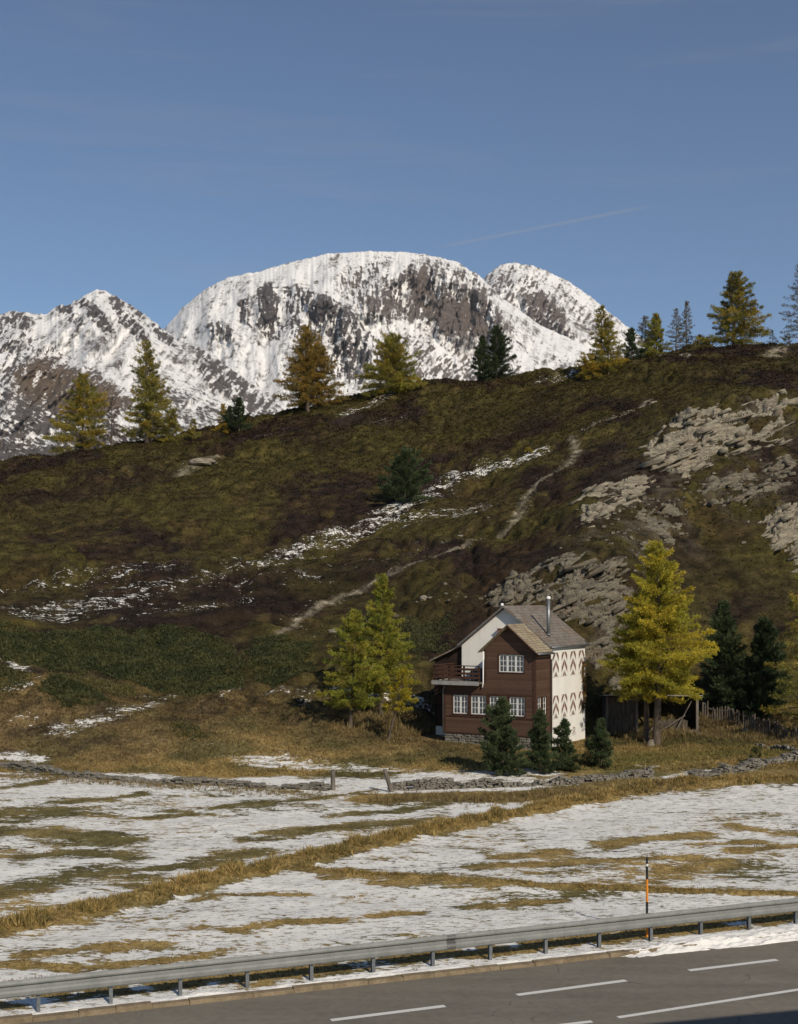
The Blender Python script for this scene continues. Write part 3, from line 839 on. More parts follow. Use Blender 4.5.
# ----------------------------------------------------------------------------- vegetation
def tufts(P, Dv, size, k, width, spread, tint, jit, rg):
    """k pointed blades at each place. P (n,3), Dv (n,3) main direction, size (n,), tint (n,3)."""
    n = len(P)
    P = np.repeat(P, k, 0); Dv = np.repeat(Dv, k, 0); S = np.repeat(size, k)
    T = np.repeat(tint, k, 0)*(1 + jit*(rg.random((n*k, 1))-.5))
    d = Dv + spread*rg.normal(size=(n*k, 3))
    d /= np.linalg.norm(d, axis=1, keepdims=True)+1e-9
    q = rg.normal(size=(n*k, 3))
    sd = np.cross(d, q); sd /= np.linalg.norm(sd, axis=1, keepdims=True)+1e-9
    S = S*(.65+.7*rg.random(n*k))
    w = (S*width)[:,None]
    mid = P + d*(S*.45)[:,None]
    V = np.stack([P - d*(S*.1)[:,None], mid + sd*w, P + d*S[:,None], mid - sd*w], 1).reshape(-1, 3)
    Fc = np.arange(n*k*4).reshape(-1, 4)
    return V, Fc, np.repeat(T, 4, 0)

def veg_mesh(name, parts, material, parent=None):
    V = []; Fc = []; T = []; o = 0
    for v, f, t in parts:
        V.append(v); Fc.append(f+o); T.append(t); o += len(v)
    V = np.concatenate(V); Fc = np.concatenate(Fc); T = np.concatenate(T)
    me = np_mesh(name, V, Fc)
    add_color(me, 'tint', np.clip(T, .002, 1))
    return link_mesh(name, me, material, parent)

def make_tree(name, label, cat, group, pos, H, Rad, cols, kind='larch', seed=1, hb=.12, dens=1.0, tuft=.26, lean=(0,0), stems=1, trunk_r=None, bark='bark', bare=0.0, skirt=0.0, width=.085, lop=.22, parts=True):
    rg = np.random.default_rng(seed)
    root = empty(name, pos)
    tag(root, label, cat, group)
    lop, az0 = lop, rg.random()*6.28
    tr = MB(); leaves = []
    rr = trunk_r or H*.018
    stemlist = [(0.0, 0.0, 1.0)]
    for k in range(stems-1):
        an = rg.random()*6.28; stemlist.append((math.cos(an)*Rad*.28, math.sin(an)*Rad*.28, .72+.2*rg.random()))
    P_, D_, S_, T_ = [], [], [], []
    for sx, sy, sc in stemlist:
        h = H*sc
        bend = rg.normal(size=2)*H*.012
        def tp(t):
            return np.array([sx + lean[0]*t*h + bend[0]*math.sin(3*t), sy + lean[1]*t*h + bend[1]*math.sin(2.4*t+1), t*h])
        ts = [-.03, 0, .04, .15, .3, .45, .6, .75, .88, .97]
        tr.tube([tuple(tp(t)) for t in ts], [rr*sc*r for r in (1.5, 1.3, 1.05, .92, .78, .64, .48, .32, .17, .05)], 9)
        nb = max(10, int(h*(9 if kind == 'larch' else 12)*dens))
        for i in range(nb):
            f = (i+rg.random())/nb
            t = hb + (1-hb)*(f**.92)*.985
            q = (t-hb)/(1-hb)
            if kind == 'larch':
                sh = (1-q)**.85*min(1, .62+2.2*q)
            else:
                sh = (1-q**1.2)**.95*min(1, .8+2.0*q)
            if skirt and q < .25: sh *= 1+skirt*(1-q/.25)
            az = i*2.39996 + rg.normal()*.45
            L = Rad*sc**.5*sh*(.32+.78*rg.random()) * (1+lop*math.cos(az-az0+2.5*q)) + .04*Rad
            dx, dy = math.cos(az), math.sin(az)
            if kind == 'larch':
                e0 = .12 + .75*q**1.5 + rg.normal()*.1; droop = .30*(1-q)
            else:
                e0 = .02 + 1.0*q + rg.normal()*.1; droop = -.25
            p0 = tp(t)
            ss = np.linspace(0, 1, 6)
            pts = np.stack([p0[0]+dx*L*ss, p0[1]+dy*L*ss, p0[2]+L*(e0*ss - droop*1.5*ss**2 + droop*.95*ss**3)], 1)
            br = rr*.20*(1-.6*q)+.008
            tr.tube([tuple(p) for p in pts[[0,2,3,5]]], [br, br*.7, br*.45, br*.12], 4, cap=False)
            # twigs and needles
            nt = max(6, int(L*(3.0/tuft if kind == 'larch' else 3.4/tuft)*min(max(dens, .8), 1.25)))
            base = np.array(cols[rg.integers(len(cols))])*(.8+.4*rg.random())
            s = (.12 + .9*rg.random(nt)**.75); s = np.clip(s, 0, 1)
            ii = np.clip((s*5).astype(int), 0, 4); fr = s*5-ii
            bp = pts[ii]*(1-fr)[:,None] + pts[ii+1]*fr[:,None]
            side = np.where(rg.random(nt) < .5, -1, 1)
            tl = L*(.30*(1.05-s)+.06)*(.4+.9*rg.random(nt))
            td = np.stack([dx*.55 - dy*side*.85, dy*.55 + dx*side*.85, (rg.normal(size=nt)*.45 + (.05 if kind == 'larch' else .45))], 1)
            td /= np.linalg.norm(td, axis=1, keepdims=True)
            m = 5
            for j in range(m):
                g = (j+.4+.6*rg.random(nt))/m
                pp = bp + td*(tl*g)[:,None] + rg.normal(size=(nt,3))*.3*tuft
                keep = rg.random(nt) > bare
                if kind == 'larch':
                    dd = td*.55 + np.array([dx*.3, dy*.3, .12])
                else:
                    dd = td*.5 + np.array([dx*.25, dy*.25, .75])
                P_.append(pp[keep]); D_.append(np.broadcast_to(dd, pp.shape)[keep])
                S_.append((tuft*(.55+.6*rg.random(nt)))[keep]); T_.append((base*(.85+.3*rg.random((nt,1))))[keep])
        # leader
        nl = 14
        tt = .86+.14*rg.random(nl)
        P_.append(np.array([tp(t) for t in tt])); D_.append(np.tile([0,0,1.0], (nl,1))+rg.normal(size=(nl,3))*.4); S_.append(np.full(nl, tuft)); T_.append(np.tile(np.array(cols[0]), (nl,1)))
    P = np.concatenate(P_); D = np.concatenate(D_); S = np.concatenate(S_); T = np.concatenate(T_)
    k = 4 if kind == 'larch' else 5
    leaves.append(tufts(P, D, S, k, width, .42 if kind == 'larch' else .36, T, .45, rg))
    tr.build('trunk', M[bark], root, True)
    veg_mesh('crown', leaves, M['leaf'], root)
    return root

def px_tree(name, label, cat, group, px, base, top, hw, cols, kind='larch', far=False, D=None, **k):
    if D is None:
        x, y = unproj(px, base)
    else:
        y = D; x = (px-CX)/F*D
    z = ground(x, y)
    ztop = HC - (top-HY)*y/F
    H = ztop - z
    Rad = hw*y/F*(1.34 if y > 150 else 1.14)
    return make_tree(name, label, cat, group, (x, y, z-.05), H, Rad, cols, kind, **k)

GOLD = [(.36, .25, .03), (.31, .225, .03), (.26, .205, .03), (.42, .27, .03)]
OLIVE = [(.28, .235, .045), (.24, .21, .042), (.34, .26, .045), (.20, .185, .04)]
LIME = [(.28, .27, .038), (.24, .25, .036), (.32, .285, .04), (.20, .215, .034)]
RUST = [(.29, .19, .04), (.24, .17, .04), (.34, .21, .04), (.20, .155, .045)]
PINE = [(.044, .064, .028), (.054, .076, .032), (.036, .055, .024), (.064, .084, .034)]
PINEB = [(.075, .10, .042), (.06, .085, .036), (.095, .118, .05), (.052, .075, .033)]
GREY_N = [(.17, .15, .10), (.14, .12, .08), (.19, .155, .075)]
GC = 'conifers along the crest of the hill'
GH = 'trees around the house'
GS = 'young dark conifers before the house'
PK = dict(kind='pine')
# crest, from left to right
px_tree('larch_tree', 'bushy golden green larch at the left end of the crest', 'tree', GC, 82, 458, 374, 31, OLIVE+GOLD[:1], seed=1, hb=.03, dens=1.15, tuft=0.30, D=204)
px_tree('larch_tree', 'bare pinkish larch sapling between the two left crest larches', 'tree', GC, 112, 447, 398, 13, [(.13,.095,.07),(.11,.08,.06)], seed=2, hb=.03, bare=.55, tuft=0.21, D=208, bark='bark_grey')
px_tree('larch_tree', 'tall open larch with layered boughs on the left crest', 'tree', GC, 147, 443, 341, 26, OLIVE, seed=3, hb=.08, dens=.85, tuft=0.29, D=208, stems=2, skirt=.35)
px_tree('larch_tree', 'low olive larch bush at the foot of the tall left larch', 'tree', GC, 172, 441, 410, 18, OLIVE, seed=4, hb=.02, dens=1.0, tuft=0.26, D=207)
px_tree('larch_tree', 'tiny olive sapling on the crest left of the small golden one', 'tree', GC, 194, 434, 419, 7, OLIVE, seed=5, hb=.02, tuft=0.22, D=210)
px_tree('larch_tree', 'small golden larch sapling touching the small dark pine', 'tree', GC, 223, 432, 404, 8, GOLD, seed=6, hb=.02, tuft=0.24, D=213)
px_tree('stone_pine', 'small dark pine beside the golden sapling on the crest', 'tree', GC, 239, 431, 399, 13, PINE, seed=7, hb=.02, tuft=0.31, D=213, **PK)
px_tree('larch_tree', 'rust orange larch with several trunks on the crest', 'tree', GC, 306, 410, 326, 29, RUST, seed=8, hb=.08, dens=1.0, tuft=0.29, D=221, stems=3)
px_tree('larch_tree', 'broad yellow green larch at the crest below the massif', 'tree', GC, 393, 412, 334, 30, LIME[:2]+OLIVE, seed=9, hb=.02, dens=1.2, tuft=0.31, D=222, stems=2, skirt=.2)
px_tree('stone_pine', 'shorter left pine of the dark pair on the crest', 'tree', GC, 483, 382, 337, 11, PINE, seed=10, hb=.02, dens=1.0, tuft=0.34, D=234, **PK)
px_tree('stone_pine', 'taller right pine of the dark pair on the crest', 'tree', GC, 496, 381, 327, 14, PINE, seed=11, hb=.02, dens=1.0, tuft=0.34, D=235, **PK)
px_tree('larch_tree', 'thin open larch with a golden skirt below the crest', 'tree', GC, 601, 378, 306, 20, OLIVE+GOLD[:1], seed=12, hb=.04, dens=.9, tuft=0.29, stems=2, skirt=.6, D=212)
px_tree('larch_tree', 'low golden bush at the foot of the thin open larch', 'bush', GC, 590, 379, 357, 20, GOLD, seed=13, hb=.02, tuft=0.26, D=210)
px_tree('stone_pine', 'small dark pine on the crest right of the open larch', 'tree', GC, 632, 359, 329, 11, PINE, seed=14, hb=.02, tuft=0.31, D=229, dens=.8, **PK)
px_tree('larch_tree', 'bushy yellow green larch between dark pine and bare larches', 'tree', GC, 656, 357, 314, 14, LIME[:2]+OLIVE, seed=15, hb=.02, dens=1.5, tuft=0.29, D=228)
px_tree('larch_tree', 'grey thinly needled larch behind the bushy yellow green one', 'tree', GC, 645, 356, 316, 13, GREY_N, seed=16, hb=.1, tuft=0.25, bare=.5, D=231, bark='bark_grey')
px_tree('larch_tree', 'shorter grey bare larch of two on the right crest', 'tree', GC, 676, 352, 308, 9, GREY_N, seed=17, hb=.12, tuft=0.22, bare=.55, D=229, bark='bark_grey')
px_tree('larch_tree', 'taller grey bare larch of two on the right crest', 'tree', GC, 687, 352, 301, 11, GREY_N, seed=18, hb=.15, tuft=0.22, bare=.5, D=229, bark='bark_grey')
px_tree('larch_tree', 'low rusty bush left of the big crest conifer', 'bush', GC, 700, 351, 335, 12, RUST+OLIVE, seed=19, hb=.02, tuft=0.25, D=226)
px_tree('larch_tree', 'big dense golden green conifer on the right crest', 'tree', GC, 734, 350, 273, 31, OLIVE+[(.13,.10,.02)], seed=20, hb=.04, dens=1.3, tuft=0.31, D=222)
px_tree('larch_tree', 'thin bare sapling right of the big crest conifer', 'tree', GC, 772, 348, 330, 6, GREY_N, seed=21, hb=.05, tuft=0.19, bare=.6, D=226, bark='bark_grey')
px_tree('larch_tree', 'tall bare larch cut off by the right photo edge', 'tree', GC, 800, 347, 264, 20, GREY_N, seed=22, hb=.05, tuft=0.25, bare=.45, D=222, dens=.7, bark='bark_grey')
px_tree('larch_tree', 'small pale sapling low between the bare sapling and right edge larch', 'tree', GC, 786, 349, 336, 9, GREY_N+OLIVE[:1], seed=23, hb=.05, tuft=0.21, bare=.3, D=223, bark='bark_grey')
# on the slope
px_tree('stone_pine', 'lone dark pine in the middle of the heath slope', 'tree', None, 405, 504, 450, 24, PINEB, seed=24, hb=.0, dens=1.2, tuft=0.26, **PK)
px_tree('larch_tree', 'tiny orange larch sapling beside the snow streak on the slope', 'tree', None, 528, 462, 448, 6, GOLD, seed=25, hb=.02, tuft=0.19)
# by the house
px_tree('larch_tree', 'taller right larch of the green pair left of the house', 'tree', GH, 381, 715, 574, 36, LIME, seed=30, hb=.16, dens=1.7, lop=.08, tuft=0.17)
px_tree('larch_tree', 'shorter left larch of the green pair left of the house', 'tree', GH, 350, 729, 610, 38, LIME+OLIVE[:1], seed=31, hb=.18, dens=1.7, lop=.08, tuft=0.17, lean=(.05, 0))
px_tree('larch_tree', 'small yellow larch on a leaning trunk beside the timber house', 'tree', GH, 388, 741, 668, 19, [(.36,.28,.02),(.30,.25,.02)], seed=32, hb=.42, dens=.9, tuft=0.15, lean=(.22, 0))
px_tree('larch_tree', 'large golden larch towering over the wooden shed', 'tree', GH, 656, 745, 542, 58, [(.43,.365,.04),(.37,.325,.04),(.32,.295,.035),(.48,.385,.04)], seed=51, hb=.29, dens=1.6, lop=.06, tuft=0.17, stems=2, trunk_r=.27)
px_tree('stone_pine', 'taller left pine of the dark pair behind the picket fence', 'tree', GH, 724, 714, 603, 26, PINEB, seed=34, hb=.03, dens=1.6, tuft=0.26, **PK)
px_tree('stone_pine', 'shorter right pine of the dark pair behind the picket fence', 'tree', GH, 763, 716, 620, 30, PINE, seed=35, hb=.03, dens=1.6, tuft=0.26, **PK)
px_tree('larch_tree', 'tall olive larch at the right photo edge by the fence', 'tree', GH, 806, 738, 566, 52, OLIVE, seed=36, hb=.12, dens=.7, tuft=0.17)
px_tree('stone_pine', 'largest young pine before the house, in front of the timber wing', 'tree', GS, 503, 778, 699, 24, PINEB, seed=40, hb=.0, dens=2.1, tuft=0.19, D=76.9, **PK)
px_tree('stone_pine', 'young pine second from the left before the house corner', 'tree', GS, 540, 777, 711, 18, PINEB, seed=41, hb=.0, dens=2.1, tuft=0.18, D=77.2, **PK)
px_tree('stone_pine', 'young pine third from the left, before the white wall', 'tree', GS, 565, 774, 720, 15, PINEB, seed=42, hb=.0, dens=2.1, tuft=0.17, D=78.2, **PK)
px_tree('stone_pine', 'young pine standing alone right of the white house wall', 'tree', GS, 601, 771, 720, 16, PINEB, seed=43, hb=.0, dens=2.1, tuft=0.17, D=79.2, **PK)
px_tree('shrub', 'dry leafy sapling touching the lone young pine right of the house', 'bush', None, 588, 769, 738, 7, [(.15,.11,.05),(.11,.09,.04)], seed=44, hb=.03, tuft=0.15, bare=.3, D=79.4)
px_tree('shrub', 'small green bush by the stone wall under the picket fence', 'bush', None, 757, 764, 748, 15, [(.07,.075,.022),(.05,.055,.02)], seed=45, hb=.02, tuft=0.15, D=80)

def juniper(label, pts, h, n, cols, seed, cat='juniper', group='juniper mats on the lower slope', near=80):
    P = unpl(pts, near=near)
    rg = np.random.default_rng(seed)
    xs = [p[0] for p in P]; ys = [p[1] for p in P]
    cx, cy = sum(xs)/len(xs), sum(ys)/len(ys)
    cz = ground(cx, cy)
    def mound(x, y):
        wx = x + .7*fbm(x/2, y/2, 3, seed); wy = y + .7*fbm(x/2, y/2, 3, seed+1)
        d = pl_dist(wx, wy, P+[P[0]])
        s = np.where(in_poly(wx, wy, P), d, -d)
        s = s - 1.5*sstep(.10, .36, fbm(x/2.8, y/1.9, 3, seed+15))
        k = np.sqrt(np.clip(s/1.6+.05, 0, 1))
        return s, .42*h*k*(.75 + .55*fbm(x/1.6, y/1.6, 3, seed+5))
    # mound of twigs under the needles
    gx = np.arange(min(xs)-1, max(xs)+1, .22); gy = np.arange(min(ys)-1, max(ys)+1, .22)
    X, Y = np.meshgrid(gx, gy); x, y = X.ravel(), Y.ravel()
    s, mh = mound(x, y)
    V = np.stack([x-cx, y-cy, terrain(x, y)+mh*.86-.12-cz], 1)
    Fc = grid_faces(len(gy), len(gx)); Fc = Fc[(s[Fc] > -.05).all(1)]
    used = np.unique(Fc); mp = np.full(len(V), -1); mp[used] = np.arange(len(used))
    C = np.array(cols)
    parts = [(V[used], mp[Fc], np.tile(C[0]*.8, (len(used), 1)))]
    x = rg.uniform(min(xs)-.6, max(xs)+.6, n); y = rg.uniform(min(ys)-.6, max(ys)+.6, n)
    s, mh = mound(x, y); k = s > -.15
    x, y, mh = x[k], y[k], mh[k]
    Pp = np.stack([x-cx, y-cy, terrain(x, y)+mh*.9-.05-cz], 1)
    g = sstep(-.25, .3, fbm(x/2.6, y/1.8, 3, seed+9))[:,None]
    T = C[0]*(1-g)+C[1]*g
    parts.append(tufts(Pp, np.tile([.1, -.25, .8], (len(x), 1)), rg.uniform(.12, .26, len(x)), 4, .17, .7, T, .4, rg))
    o = veg_mesh('juniper_mat', parts, M['leaf'])
    o.location = (cx, cy, cz)
    return tag(o, label, cat, group)
JG = [(.048, .056, .022), (.088, .088, .031)]
JO = [(.075, .075, .028), (.135, .115, .04)]
juniper('widest dark green juniper carpet, ending in a rounded right tip', [(-40,650),(0,638),(60,634),(130,632),(190,636),(232,650),(247,675),(240,692),(205,694),(160,690),(100,678),(40,668),(-40,665)], .75, 22000, JG, 301)
juniper('dark green juniper carpet right of the narrow gully', [(243,660),(256,642),(285,641),(310,650),(318,672),(305,686),(280,686),(255,682)], .7, 10000, JG, 302)
juniper('low oval juniper cushion alone in the straw grass', [(38,700),(50,690),(75,688),(98,692),(107,702),(98,711),(70,713),(45,709)], .7, 3500, JG, 303)
juniper('juniper cushion at the left photo edge above the grass', [(-30,672),(0,670),(24,676),(36,690),(20,698),(0,696),(-30,696)], .6, 3000, JO, 304)
juniper('flat juniper tongue under the widest carpet', [(50,676),(85,678),(130,686),(140,694),(110,694),(70,686)], .45, 2500, JO, 305)
juniper('small green tussock shrub on the straw slope', [(168,726),(180,723),(200,730),(208,740),(192,742),(176,735)], .4, 1200, JO, 306)
juniper('dark juniper belt left of the house balcony', [(335,640),(370,622),(420,620),(455,632),(452,655),(415,668),(392,655),(345,665)], .8, 6500, [(.06,.063,.026),(.105,.098,.035)], 307)
juniper('brown leafless shrub on the crest between rust and green larches', [(325,428),(340,414),(352,412),(366,420),(360,430),(340,434)], 1.2, 1500, [(.06,.042,.03),(.085,.06,.04)], 308, 'shrub', None)

# scattered ground plants
def scatter_heath():
    rg = np.random.default_rng(400)
    n = 150000
    Y = np.sqrt(rg.uniform(88**2, 238**2, n)); u = rg.uniform(-.33, .33, n); X = u*Y
    alb, snow = ground_maps(X, Y)
    k = (alb[:,2] < .062) & (rg.random(n) > snow*1.15) & (np.maximum(*[0,0]) == 0)
    a, b = house_local(X, Y)
    k &= ~((a > -10) & (a < 1.5) & (b > -1) & (b < 11))
    X, Y, alb = X[k], Y[k], alb[k]
    Z = terrain(X, Y)
    n = len(X)
    P = np.stack([X, Y, Z-.05], 1)
    D = np.tile([0, -.1, .8], (n, 1))
    S = rg.uniform(.11, .24, n)*np.clip(Y/150, .75, 1.5)
    T = alb*rg.uniform(.55, 1.75, (n, 1))*(1+.14*rg.normal(size=(n, 1))*np.array([.5, .1, -.3]))
    o = veg_mesh('heather', [tufts(P, D, S, 6, .2, .85, T, .4, rg)], M['herb'])
    tag(o, 'low heather and bilberry covering the hillside', 'heather', kind='stuff')
scatter_heath()

def scatter_grass():
    rg = np.random.default_rng(410)
    parts = []
    # short dry grass of the meadow and of the slope under the junipers
    n = 120000
    Y = rg.uniform(36, 100, n)**1.0; u = rg.uniform(-.33, .33, n); X = u*Y
    k = kerb_off(X, Y) > .5
    X, Y = X[k], Y[k]
    alb, snow = ground_maps(X, Y)
    sn = snow + .18*fbm(X/1.1, Y/1.1, 3, 415) + .15*fbm(X/.35, Y/.35, 2, 416)
    a, b = house_local(X, Y)
    k = (sn < .45) & ~((a > -9.4) & (a < .3) & (b > -.3) & (b < 9.5)) & (alb[:,1] > .04)
    X, Y, alb, sn = X[k], Y[k], alb[k], sn[k]
    n = len(X); Z = terrain(X, Y)
    S = rg.uniform(.07, .15, n)*np.where(Y > 78, 1.6, .7)
    parts.append(tufts(np.stack([X, Y, Z-.02], 1), np.tile([-.1, 0, .8], (n,1)), S, 4, .10, .55, alb*rg.uniform(.75, 1.3, (n,1)), .5, rg))
    # tall tussocks along the ditches
    for (P, hw, hh), m, hgt in ((DITCH[0], 6500, .25), (DITCH[1], 1700, .13)):
        P = np.array(P); seg = np.hypot(*np.diff(P, axis=0).T); cum = np.concatenate([[0], np.cumsum(seg)])
        s = rg.uniform(0, cum[-1], m)
        X = np.interp(s, cum, P[:,0]) + rg.normal(size=m)*hw*.3; Y = np.interp(s, cum, P[:,1]) + rg.normal(size=m)*hw*.75
        Z = terrain(X, Y)
        c = np.where((rg.random(m) + .6*fbm(X/3, Y/3, 2, 420) < .6)[:,None], np.array([.29, .205, .078]), np.array([.15, .12, .045]))
        cl = np.clip(1+1.2*fbm(X/1.3, Y/1.3, 2, 421), .4, 1.6)
        parts.append(tufts(np.stack([X, Y, Z-.04], 1), np.tile([-.15, -.15, .8], (m,1)), hgt*rg.uniform(.6, 1.2, m)*cl, 13, .04, .5, c*rg.uniform(.9, 1.8, (m,1)), .5, rg))
    # long pale grass below the trees and the shed
    for pts, wid, m, hgt in (([(355,722),(400,722),(440,735)], 1.5, 900, .5), ([(640,742),(690,735),(720,722)], 1.0, 700, .45), ([(690,720),(740,735),(800,742)], .8, 800, .4),
                        ([(385,800),(500,799),(600,793),(680,786)], .8, 1500, .3), ([(0,775),(100,783),(320,795)], .6, 900, .25)):
        P = np.array(unpl(pts)); seg = np.hypot(*np.diff(P, axis=0).T); cum = np.concatenate([[0], np.cumsum(seg)])
        s = rg.uniform(0, cum[-1], m)
        X = np.interp(s, cum, P[:,0]) + rg.normal(size=m)*wid; Y = np.interp(s, cum, P[:,1]) + rg.normal(size=m)*wid
        a, b = house_local(X, Y); k = ~((a > -9.4) & (a < .4) & (b > -.4) & (b < 9.5)); X, Y = X[k], Y[k]; mm = len(X)
        Z = terrain(X, Y)
        c = np.array([.22, .165, .075])*rg.uniform(.6, 1.3, (mm,1))
        parts.append(tufts(np.stack([X, Y, Z-.04], 1), np.tile([-.1, -.1, .9], (mm,1)), hgt*rg.uniform(.5, 1.2, mm), 9, .035, .45, c, .5, rg))
    m = 8000
    s_ = rg.uniform(-14, 24, m); of = rg.uniform(1.5, 4.0, m)
    X = s_*KX - of*KY; Y = 37.5 + s_*KY + of*KX
    k = fbm(X/2.2, Y/2.2, 3, 56) + rg.normal(size=m)*.05 > -.12
    X, Y = X[k], Y[k]; mm = len(X)
    parts.append(tufts(np.stack([X, Y, terrain(X, Y)-.03], 1), np.tile([-.2, -.1, .7], (mm,1)), rg.uniform(.05, .12, mm), 7, .06, .8, np.array([.23, .17, .08])*rg.uniform(.6, 1.3, (mm,1)), .5, rg))
    o = veg_mesh('grass', parts, M['herb'])
    tag(o, 'dry yellow grass and tussocks along the meadow ditches', 'grass', kind='stuff')
scatter_grass()

# loose pale stones along the footpath and under the rock faces
def stone_pts(c, sx, sy, sz, rg, rz=None):
    """eight jittered corners of an angular stone"""
    rz = rg.uniform(0, 6.28) if rz is None else rz
    ca, sa = math.cos(rz), math.sin(rz)
    P = []
    for zz in (-1, 1):
        for xx, yy in ((-1,-1),(1,-1),(1,1),(-1,1)):
            k = .82 if zz > 0 else 1.0
            x = xx*sx/2*k*rg.uniform(.7, 1.1); y = yy*sy/2*k*rg.uniform(.7, 1.1); z = zz*sz/2*rg.uniform(.75, 1.1)
            P.append((c[0]+x*ca-y*sa, c[1]+x*sa+y*ca, c[2]+z))
    return P
def rubble():
    rg = np.random.default_rng(430)
    b = MB()
    for pts, wid, m, s in (([(278,640),(322,603),(350,590),(400,575),(440,560),(478,541),(513,530),(527,497),(545,483),(577,453)], .7, 220, .26),
                        ([(570,535),(600,530),(650,515),(700,500),(790,470)], 3.0, 120, .5), ([(640,480),(640,540),(640,600)], 2.0, 50, .5), ([(380,630),(440,605),(500,590)], 2.5, 30, .45),
                        ([(590,432),(640,405)], 1.2, 60, .5)):
        P = np.array(unpl(pts)); seg = np.hypot(*np.diff(P, axis=0).T); cum = np.concatenate([[0], np.cumsum(seg)])
        for _ in range(m):
            t = rg.uniform(0, cum[-1]); x = np.interp(t, cum, P[:,0])+rg.normal()*wid; y = np.interp(t, cum, P[:,1])+rg.normal()*wid
            q = s*rg.uniform(.25, 1.0)
            b.hexa(stone_pts((x, y, ground(x, y)+.1*q), q*1.3, q, q*.55, rg))
    o = b.build('rubble', M['rock_grey'])
    tag(o, 'loose pale stones along the footpath and below the rocks', 'rubble', kind='stuff')
rubble()
def boulder(label, px, py, w, hgt, seed):
    rg = np.random.default_rng(seed)
    x, y, z = at_px(px, py)
    bm = bmesh.new(); bmesh.ops.create_icosphere(bm, subdivisions=3, radius=1)
    for v in bm.verts:
        c = v.co
        r = 1+.35*float(fbm(np.array([c.x*1.3+seed]), np.array([c.y*1.3+c.z*1.7]), 3, seed)[0])
        v.co = Vector((c.x*r*w/2, c.y*r*w/2.4, max(c.z*r, -.5)*hgt/1.5))
        v.co.z = round(v.co.z/(hgt*.22))*hgt*.22*.6 + v.co.z*.4
    me = bpy.data.meshes.new('boulder'); bm.to_mesh(me); bm.free()
    o = link_mesh('boulder', me, M['rock']); o.location = (x, y, z)
    return tag(o, label, 'boulder', 'pale boulders on the hillside')
boulder('flat pale boulder in the heather left of the green larch pair', 335, 632, 1.3, .5, 501)
boulder('pale slab boulder in turf near the left crest', 203, 463, 4.0, 1.0, 502)
boulder('small white stone in the lawn by the picket fence', 746, 732, .55, .5, 503)
boulder('pale pointed stone at the foot of the large golden larch', 651, 746, .5, .75, 504)
boulder('pale boulder in the heather above the house ridge', 424, 608, .9, .5, 505)
boulder('pale boulder at the upper end of the gravel footpath', 655, 400, 1.8, .8, 506)

# ----------------------------------------------------------------------------- dry stone walls
def stone_wall(label, pts, hgt, thick, seed, wob=.06):
    rg = np.random.default_rng(seed)
    P = np.array(unpl(pts)); seg = np.hypot(*np.diff(P, axis=0).T); cum = np.concatenate([[0], np.cumsum(seg)])
    c0 = P[len(P)//2]; z0 = ground(*c0)
    b = MB()
    L = cum[-1]
    z = 0.0
    while z < hgt:
        ch = rg.uniform(.05, .13)
        for row in (-1, 1):
            s = rg.uniform(-.2, .1)
            while s < L:
                w = rg.uniform(.12, .55)
                m = s+w/2
                x = np.interp(m, cum, P[:,0]); y = np.interp(m, cum, P[:,1])
                i = min(max(np.searchsorted(cum, m)-1, 0), len(seg)-1)
                dx, dy = (P[i+1]-P[i])/seg[i]
                top = hgt*(.68+.85*float(fbm(np.array([m/2.2]), np.array([seed*1.7]), 3, seed)[0]))
                if z < top and rg.random() > .09:
                    off = row*thick*.25+rg.normal()*wob*.5
                    b.hexa(stone_pts((x-dy*off, y+dx*off, ground(x, y)+z+ch/2-.08), w*1.04, thick*.56, ch*1.15, rg, math.atan2(dy, dx)+rg.normal()*.2))
                s += w
        z += ch
    for v in range(len(b.v)):
        q = b.v[v]; b.v[v] = (q[0]-c0[0], q[1]-c0[1], q[2]-z0)
    o = b.build('stone_wall', M['stone'], bevel=.015)
    o.location = (c0[0], c0[1], z0)
    return tag(o, label, 'stone wall', 'dry stone walls along the meadow')
stone_wall('low ruined stone wall along the left meadow edge', [(-60,764),(0,766),(40,771),(75,777),(120,781),(200,785),(270,788),(328,790)], .46, .6, 601, .1)
stone_wall('long stone wall before the young pines and the house', [(393,790),(440,789),(500,788),(545,785),(600,781),(650,777)], .75, .55, 602)
stone_wall('tumbled stone wall rising to the right photo edge', [(690,779),(720,775),(750,769),(775,763),(800,760),(850,756)], .70, .7, 603, .12)
stone_wall('low straight stone edging on the lawn under the picket fence', [(758,745),(775,748),(800,753),(830,756)], .4, .4, 604)

def post(label, px, py, hgt, r, lean):
    x, y, z = at_px(px, py)
    root = MB()
    pts = [(lean*t*hgt, .02*math.sin(5*t), t*hgt-.1) for t in (0, .3, .6, .85, 1)]
    root.tube(pts, [r*1.1, r, r*.95, r*.9, r*.8], 7)
    o = root.build('wooden_post', M['old_wood'], None)
    o.location = (x, y, z)
    tag(o, label, 'post', 'weathered posts of the meadow gateway')
post('upright weathered gatepost at the end of the left stone wall', 333, 790, 1.25, .14, .0)
post('leaning weathered gatepost at the start of the house wall', 392, 792, 1.35, .13, -.3)

# ----------------------------------------------------------------------------- the house
ZB = 1.0
house = empty('chalet_house', (HQ[0], HQ[1], ZB), -TH)
tag(house, 'brown timber and white plaster chalet with chevron shutters below the rock face', 'house')
W = 6.75; L1 = 2.75; L2 = 9.2
def Zl(z): return z-ZB
EAVE = Zl(7.75); RIDGE = Zl(10.62); FL1 = Zl(5.45); TIM0 = Zl(2.0)

